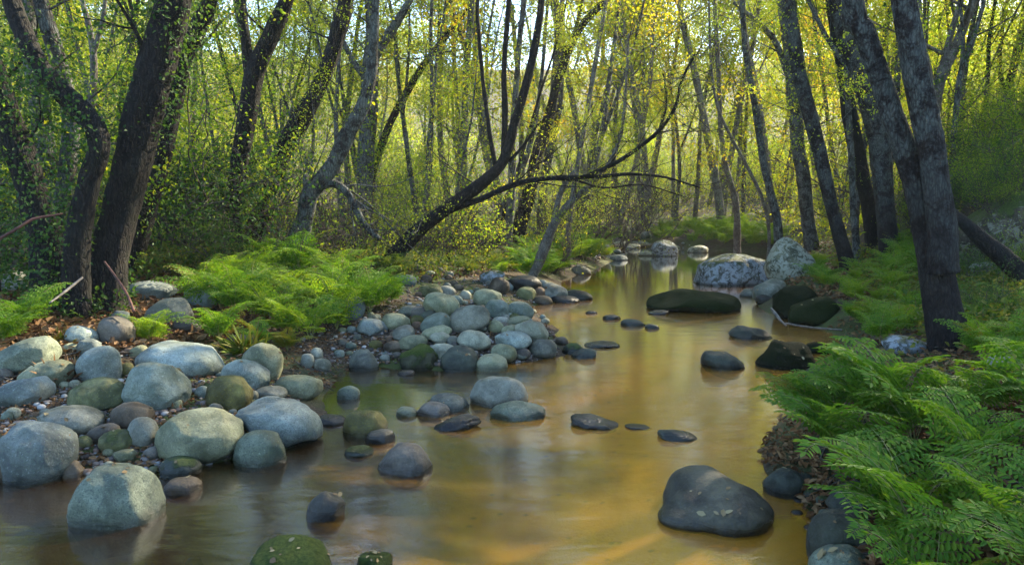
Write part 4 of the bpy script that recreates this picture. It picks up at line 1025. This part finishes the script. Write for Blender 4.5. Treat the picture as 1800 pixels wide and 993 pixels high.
sh_b = protos([shrub(221, 1.5, 'leaf_mid', 260, .05, 'bare_shrub', True), shrub(222, 2.0, 'leaf_yellow', 320, .05, 'bare_shrub', True)])
n = 0
for att in range(5000):
    if n >= 32: break
    Y = 16+38*g.random()**1.3; px = g.uniform(-150, 1950); x = (px-900)/FPX*Y
    s_ = float(sdist(x, Y))
    if s_ < 1.6 or (980 < px < 1380 and Y < 30): continue
    if any(abs(px-a) < w*.5 for a, w, y0 in GAPS): continue
    put(sh_y, int(g.integers(3)), (x, Y, float(height(x, Y))), g.uniform(0, 6.28), g.uniform(.7, 1.2)*(1+.012*Y), 'yellow-green leafy shrub in the undergrowth between the trunks', 'shrub', 'shrubs of the undergrowth'); n += 1
n = 0
for att in range(3000):
    if n >= 24: break
    Y = g.uniform(42, 68); px = g.uniform(960, 1420); x = (px-900)/FPX*Y
    if float(sdist(x, Y)) < 2.0 or not free(x, Y, 1.2): continue
    placed.append((x, Y)); put(sh_y, int(g.integers(3)), (x, Y, float(height(x, Y))), g.uniform(0, 6.28), g.uniform(1.3, 2.2), 'gold-green thicket on the rising ground beyond the pool head', 'shrub', 'thickets beyond the pool head'); n += 1
n = 0
for att in range(3000):
    if n >= 44: break
    a, w, y0 = GAPS[att % 4]; Y = g.uniform(24, 95); px = a+g.uniform(-1, 1)*w*1.2; x = (px-900)/FPX*Y
    if not free(x, Y, .9): continue
    placed.append((x, Y)); put(sh_y, int(g.integers(3)), (x, Y, float(height(x, Y))), g.uniform(0, 6.28), g.uniform(1.0, 1.8)*Y/45+.4, 'lime-green thicket closing the view under a gap in the canopy', 'shrub', 'thickets under the canopy gaps'); n += 1
DS = [(-20,480,8.0,.8),(300,440,11.6,1.3),(345,430,12.5,1.5),(370,440,13,1.5),(20,440,12,1.2),(150,440,13,1.3),(330,400,12,1.6),(20,430,9,1.3),(400,450,10.8,.7),
      (1720,330,13,.7),(1760,330,12.8,.8),(1800,330,13,.8),(1700,330,15,.9),(1760,300,15,1.0),(1740,560,6.8,.35),(1840,330,13,.9),(1650,440,14,.6),(1600,450,14.5,.6)]
for k, (px, py, Y, s) in enumerate(DS):
    p = P(px, py, Y); side = 'leafy cluster of trunks' if px < 600 else 'rock ledge'
    z = float(height(p[0], p[1]))
    put(sh_d, k, (p[0], p[1], z), g.uniform(0, 6.28), s, 'dark green bushy shrub by the '+side, 'shrub', 'dark shrubs by the '+side)
for k, (px, Y) in enumerate([(520,13),(560,14.6),(600,14),(650,16),(700,17),(740,16),(790,16.5),(830,18),(480,15),(620,17),(860,19),(970,17.5),(1040,24),(1090,30),(1010,26),(1130,36),(1060,33)]):
    p = P(px, 430, Y); put(sh_b, k, (p[0], Y, float(height(p[0], Y))), g.uniform(0, 6.28), g.uniform(.7, 1.1)*(1 if Y < 20 else 1.7), 'tangle of bare twigs with few leaves beside the stream-side trunks', 'shrub', 'bare twiggy shrubs')
for k, (px, py, Y, s) in enumerate([(1715,345,10.9,.45),(1770,335,10.8,.5),(1830,330,11,.55),(1740,352,10.5,.3),(1700,470,9.6,.35),(1790,480,9.6,.35)]):
    p = P(px, py+22, Y); put(sh_d, k, p, g.uniform(0, 6.28), s, 'low dark bush growing on and around the rock ledge', 'shrub', 'bushes of the rock ledge')
# herbs
litter('undergrowth', [(240,430),(1000,410),(1010,440),(900,480),(700,500),(560,470),(440,470),(240,500)], 16000, .06, 'herb', 'low green and yellow herbs on the forest floor', 51, .35, .8)
litter('bank_herbs', [(1380,420),(1800,380),(1800,600),(1620,600),(1480,470)], 12000, .055, 'herb', 'low green herbs under the trunks of the fern bank', 52, .25, .8)
litter('far_herbs', [(-200,380),(2000,380),(2000,425),(1400,425),(1370,415),(1100,408),(1000,425),(-200,430)], 26000, .13, 'leaf_yellow', 'sunlit undergrowth on the far forest floor', 53, .8, .8, False)
litter('leaf_bed_herbs', [(0,470),(240,500),(240,560),(120,570),(0,520)], 2500, .05, 'leaf_dark', 'dark herbs at the foot of the leafy trunks', 54, .3, .8)

# ------------------------------------------------------------------ ferns
def frond(seed, L, npin, plen, npl, pl, pw, royal=False, stalk=.28, droop=1.0, fine=True):
    g = np.random.default_rng(seed); G = Geo(); S = Geo()
    n = 26; u = np.linspace(0, 1, n)
    th = R(12)+R(95)*droop*u**1.4                                   # angle from the vertical along the rachis
    side = np.cumsum(g.normal(size=n)*.02)*.1
    x = np.cumsum(np.sin(th))/n*L; z = np.cumsum(np.cos(th))/n*L; pts = np.stack([x-x[0], side*L, z-z[0]], -1)
    tube(S, pts, np.linspace(.0042, .0012, n)*L*1.1, 5, cap=False)
    T_ = unit(np.gradient(pts, axis=0))
    ups = unit(np.cross(T_, np.array([0, 1.0, 0])))
    for k in range(npin):
        f = stalk+(1-stalk)*(k+.5)/npin; i = f*(n-1); i0 = min(int(i), n-2); w = i-i0
        p = pts[i0]*(1-w)+pts[i0+1]*w; t = T_[i0]; up = ups[i0]
        q = (k+.5)/npin
        prof = (math.sin(math.pi*min(1, .25+.75*q))**.7 if not royal else (1-.45*q**2)) if q < .97 else .25
        if not royal: prof = max((1-q)**.75*(.55+.45*min(1, q*5)), .06)*1.15
        for sgn in (-1, 1):
            if royal and g.random() < .04: continue
            lat = np.array([0, sgn*1.0, 0]); an = R(18 if not royal else 28)+g.normal()*.06
            ax = unit(lat*math.cos(an)+t*math.sin(an)+up*g.uniform(.0, .18))
            pll = plen*L*prof*g.uniform(.88, 1.1); m = max(3, int(round(npl*(prof if not royal else 1))))
            v = (np.arange(m)+.6)/m
            c = p+ax*(v*pll)[:, None]-np.array([0, 0, 1])*((v**2)*pll*g.uniform(.12, .4))[:, None]
            axd = unit(ax-np.array([0, 0, 1])*.3)
            for s2 in (-1, 1):
                perp = unit(np.cross(up, ax))*s2
                d = unit(perp*.9+axd*.42+g.normal(size=(m, 3))*.07)
                sz = pl*L*(np.sin(np.pi*np.clip(v*.85+.15, 0, 1))**.5 if not royal else (1-.35*v))*(prof**.4)*g.uniform(.85, 1.15, m)
                add_leaves(G, c+ (0 if s2 > 0 else axd*pll/m*.4), d, np.repeat([up], m, 0)+g.normal(size=(m, 3))*.22, sz, sz*pw, fine, .10, .18)
            add_leaves(G, c[-1:], axd[None], up[None], np.array([pl*L*.8]), np.array([pl*L*.8*pw]), fine, .1, .1)
            if royal: tube(S, np.stack([p, (p+c[-1])/2+np.array([0, 0, .01*L]), c[-1]]), np.array([.0016, .0012, .0008])*L, 3, cap=False)
    blade = G.mesh('frond', False)
    return blade, S.mesh('stalk')
def fr_set(kind, seeds):
    out = []
    for s in seeds:
        if kind == 'royal': out.append(frond(s, 1.0, 7, .30, 6, .10, .36, True, .36, .70))
        elif kind == 'lady': out.append(frond(s, 1.0, 13, .30, 8, .062, .55, False, .18, .85, False))
        else: out.append(frond(s, 1.0, 13, .27, 6, .07, .45, False, .15, .95, False))
    return out
FR = {'royal': fr_set('royal', [1, 2, 3, 4, 5]), 'lady': fr_set('lady', [11, 12, 13, 14]), 'small': fr_set('small', [21, 22])}
for k in FR:
    for a, b in FR[k]: b.materials.append(M['stem'])
FMESH = {}
def fern(px, py, size, kind, mat, label, group, nf=None, at=None, aim=None, stems=True):
    p = hit(px, py) if at is None else np.array(at)
    p[2] = float(height(p[0], p[1]))
    root = empty('fern', p, label, 'fern', group)
    n = nf or int(g.integers(8, 12)); a0 = g.uniform(0, 6.28)
    for k in range(n):
        i = int(g.integers(len(FR[kind]))); bl, st = FR[kind][i]
        mt = mat
        if g.random() < (.05 if kind != 'small' else 0) and mat != 'herb': mt = 'fern_yellow'
        key = (kind, i, mt)
        if key not in FMESH:
            m2 = bl if not len(bl.materials) else bl.copy()
            m2.materials.clear(); m2.materials.append(M[mt]); FMESH[key] = m2
        az = a0+k*6.283/n+g.normal()*.25
        if aim is not None: az = aim+g.normal()*.9
        s = size*g.uniform(.7, 1.12); tilt = g.normal()*.10+(.12 if k % 2 else -.1)
        o = link('frond', FMESH[key], None, root); o.rotation_euler = (g.normal()*.15, tilt, az); o.scale = (s, s, s*g.uniform(.85, 1.05))
        if stems:
            q = link('stalk', st, None, o)
    return root
def fern_bed(polypx, n, seed, size, kind, mats, label, group, dmin=.3, stems=True, nf=None):
    pts = px_in(polypx, n*4, seed); got = []
    for q in pts:
        if len(got) >= n: break
        p = hit(*q)
        if p[2] < -.02 or any(np.hypot(*(p[:2]-o[:2])) < dmin for o in got): continue
        got.append(p)
    r = np.random.default_rng(seed)
    for p in got: fern(0, 0, size*r.uniform(.75, 1.2), kind, mats[int(r.integers(len(mats)))], label, group, at=p, stems=stems, nf=nf)
F = M
# tall bed behind the cobbles
fern_bed([(345,545),(440,585),(560,595),(660,570),(700,535),(620,505),(540,480),(450,470),(380,500)], 42, 61, .80, 'lady', ['fern','fern_far','fern_far'], 'bright green fern in the dense fern bed behind the cobbles', 'ferns of the fern bed', .42)
for q in [(385,600,.6,'fern','lady','bright fern drooping over the blue-green boulder at the fern bed corner'),(452,612,.42,'fern','lady','small fern hanging over the tan stone'),(505,618,.38,'fern_yellow','lady','yellow and green fern at the front tip of the fern bed'),
          (545,600,.6,'fern_far','royal','light green broad-leaved fern at the gravel edge of the fern bed'),(262,604,.52,'fern_far','lady','solitary bright fern between the boulders and the dark trunks'),(690,494,.75,'herb','lady','grey-green fern spray above the low grey stone')]:
    fern(q[0], q[1], q[2], q[4], q[3], q[5], None)
fern_bed([(-60,560),(70,575),(90,605),(-40,625),(-120,600)], 7, 62, .62, 'lady', ['fern'], 'green fern in the low clump at the frame edge under the dark trunks', 'ferns of the low clump', .3)
fern_bed([(935,495),(1035,476),(1062,462),(1066,440),(1000,425),(930,440),(900,478)], 22, 63, 1.0, 'lady', ['fern','fern_far'], 'tall green fern on the bank foot beside the leaning pale trunk', 'ferns of the bank foot', .4)
fern_bed([(720,470),(860,455),(930,470),(900,490),(800,490)], 8, 64, .6, 'lady', ['fern_far','herb'], 'small fern among the herbs behind the gravel spit', 'small ferns behind the spit', .4)
fern_bed([(1150,424),(1230,430),(1330,436),(1372,438),(1372,415),(1290,404),(1160,405)], 34, 65, 1.3, 'small', ['fern_far'], 'sunlit fern on the far shore of the pool', 'ferns of the far shore', .7, False)
# fern bank
fern_bed([(1420,455),(1480,470),(1560,500),(1610,540),(1620,600),(1560,612),(1500,570),(1440,510),(1400,480)], 22, 66, .52, 'lady', ['fern','fern_far'], 'feathery green fern on the slope below the slim leaning trunks', 'ferns of the upper slope', .36)
fern_bed([(1540,440),(1620,450),(1640,500),(1560,490)], 6, 67, .75, 'lady', ['fern'], 'fern at the foot of the trunk with the bark skirt', 'ferns by the skirted trunk', .4)
fern_bed([(1700,560),(1830,540),(1850,660),(1720,650)], 9, 68, .42, 'lady', ['fern'], 'shaded fern beside and beyond the double trunk', 'ferns beyond the double trunk', .34)
fern_bed([(1520,760),(1570,715),(1640,700),(1760,690),(1900,720),(1950,1000),(1800,1240),(1650,1130),(1580,1010),(1550,900),(1500,820)], 20, 69, .50, 'royal', ['fern_royal_shaded','fern_royal_shaded','fern'], 'royal fern with oblong leaflets in the dense stand along the stream edge', 'royal ferns of the stream edge', .34, nf=7)
for q in [(1450,770,.66,2.9,'royal fern arching furthest out over the golden water'),(1490,830,.62,3.3,'royal fern drooping over the shaded dark boulder'),(1500,700,.4,2.6,'yellowish royal fern above the rotting leaves at the water edge'),(1610,985,.6,3.4,'royal fern spraying over the slate boulder at the bottom'),(1570,760,.7,3.0,'royal fern with long bare stalks rising from one crown')]:
    fern(q[0], q[1], q[2], 'royal', 'fern' if q[0] != 1470 else 'fern_yellow', q[4], None, nf=8, aim=q[3])
# ------------------------------------------------------------------ sticks, log, tufts
def stick(name, pts, Y0, Y1, mat, label, cat='stick', sides=8):
    W = []; Rr = []
    for k, (px, py, w) in enumerate(pts):
        Y = Y0+(Y1-Y0)*k/(len(pts)-1); W.append(P(px, py, Y)); Rr.append(w/2*Y/FPX)
    S, SR = smoothline(np.array(W), Rr, 26); G = Geo(); tube(G, S-S[0], SR, sides, .12, int(pts[0][0])+50)
    return tag(link(name, G.mesh(name), M.get(mat), loc=S[0]), label, cat)
stick('stick', [(88,532,3),(115,512,5),(145,488,4)], 5.9, 6.3, 'stick_pale', 'thin pale curved stick leaning on the dark trunks')
stick('stick', [(236,548,5),(222,515,5),(206,490,4),(184,460,3)], 6.6, 7.0, 'stick_red', 'reddish peeling stick propped against the widest furrowed trunk')
stick('stick', [(-10,425,6),(30,402,5),(60,385,5),(110,376,3)], 5.9, 6.2, 'stick_red', 'rust-coloured broken branch across the leaning trunk')
stick('stick', [(664,583,9),(700,574,7),(742,566,7)], 9.4, 9.7, 'stick_pale', 'lichened stick lying on the cobbles beside the yellowish-green cobble')
stick('stick', [(1355,541,3),(1362,550,6),(1372,563,4),(1382,572,3)], 8.9, 8.6, 'stick_pale', 'short pale stick poking from the shaded cove')
stick('stick', [(1380,568,3),(1420,575,4),(1480,580,3)], 8.8, 8.7, 'stick_pale', 'long white stick lying along the shaded cove')
stick('stick', [(252,664,4),(256,657,4),(260,650,4)], 5.7, 5.8, 'stick_pale', 'tiny twig lying on the tall blue-green boulder')
stick('fallen_log', [(1800,486,36),(1760,448,34),(1730,424,28),(1700,396,22),(1672,372,16)], 8.6, 8.9, 'bark_dark', 'fallen mossy log slanting behind the double trunk before the rock ledge', 'log', 14)
def twigs(name, polypx, n, seed, label):
    r = np.random.default_rng(seed); p = scatter(polypx, n, seed); G = Geo()
    for q in p:
        a = r.uniform(0, 6.28); L_ = r.uniform(.12, .6); d = np.array([math.cos(a), math.sin(a), 0])
        t = np.linspace(-.5, .5, 5)[:, None]*L_; s = q+d*t+r.normal(size=(5, 3))*.012*L_/.3
        s[:, 2] = height(s[:, 0], s[:, 1])+.012+r.uniform(0, .04)
        tube(G, s, np.linspace(.006, .002, 5)*r.uniform(.6, 1.5), 4, cap=False)
    tag(link(name, G.mesh(name), M['twig']), label, 'twigs', kind='stuff')
twigs('fallen_twigs', [(0,560),(240,520),(700,500),(980,500),(950,620),(620,640),(560,680),(300,640),(0,700)], 160, 71, 'dead twigs lying between the cobbles')
twigs('forest_twigs', [(0,430),(240,440),(1000,410),(1000,460),(700,495),(240,520)], 260, 72, 'dead twigs lying on the forest floor')
twigs('bank_twigs', [(1360,680),(1480,560),(1640,600),(1800,600),(1800,1000),(1500,1000)], 140, 73, 'dead twigs lying under the ferns')
def tuft(px, py, n, L, mat, label):
    p = hit(px, py); g2 = np.random.default_rng(int(px)); G = Geo()
    a = g2.uniform(0, 6.28, n); pos = g2.normal(size=(n, 3))*np.array([.05, .05, 0])
    d = unit(np.stack([np.cos(a), np.sin(a), g2.uniform(.3, 1.5, n)], -1))
    add_leaves(G, pos, d, rdir(n, .5, g2), L*g2.uniform(.5, 1.1, n), np.full(n, .005), True, .1, .5)
    return tag(link('grass_tuft', G.mesh('grass_tuft', False), M[mat], loc=p), label, 'grass tuft')
tuft(118, 668, 160, .22, 'litter', 'dry brown grass tuft between the near boulders')
tuft(105, 603, 120, .16, 'fern_yellow', 'orange dry grass tuft by the long slanting boulder')
tuft(1505, 700, 160, .24, 'herb', 'thin green grass tuft among the royal ferns')
tuft(430, 622, 140, .28, 'fern_yellow', 'straw-coloured grass tuft under the fern bed')

# ------------------------------------------------------------------ air
hz = bpy.data.materials.new('haze'); hz.use_nodes = True; hz.node_tree.nodes.clear()
ho = hz.node_tree.nodes.new('ShaderNodeOutputMaterial'); hv = hz.node_tree.nodes.new('ShaderNodeVolumePrincipled')
hv.inputs['Color'].default_value = (.97, .97, .95, 1); hv.inputs['Density'].default_value = .0006; hv.inputs['Anisotropy'].default_value = .35
hz.node_tree.links.new(hv.outputs[0], ho.inputs['Volume'])
x0, x1, y0, y1, z0, z1 = -275, 275, -20, 206, -3, 42
V_ = [(x, y, z) for x in (x0, x1) for y in (y0, y1) for z in (z0, z1)]
tag(link('haze', mesh('haze', V_, quads=[(0,1,3,2),(4,6,7,5),(0,4,5,1),(2,3,7,6),(0,2,6,4),(1,5,7,3)], smooth=False), hz), 'thin evening haze between the trees', 'haze', kind='stuff')
cy.volume_bounces = 1; cy.volume_step_rate = 1
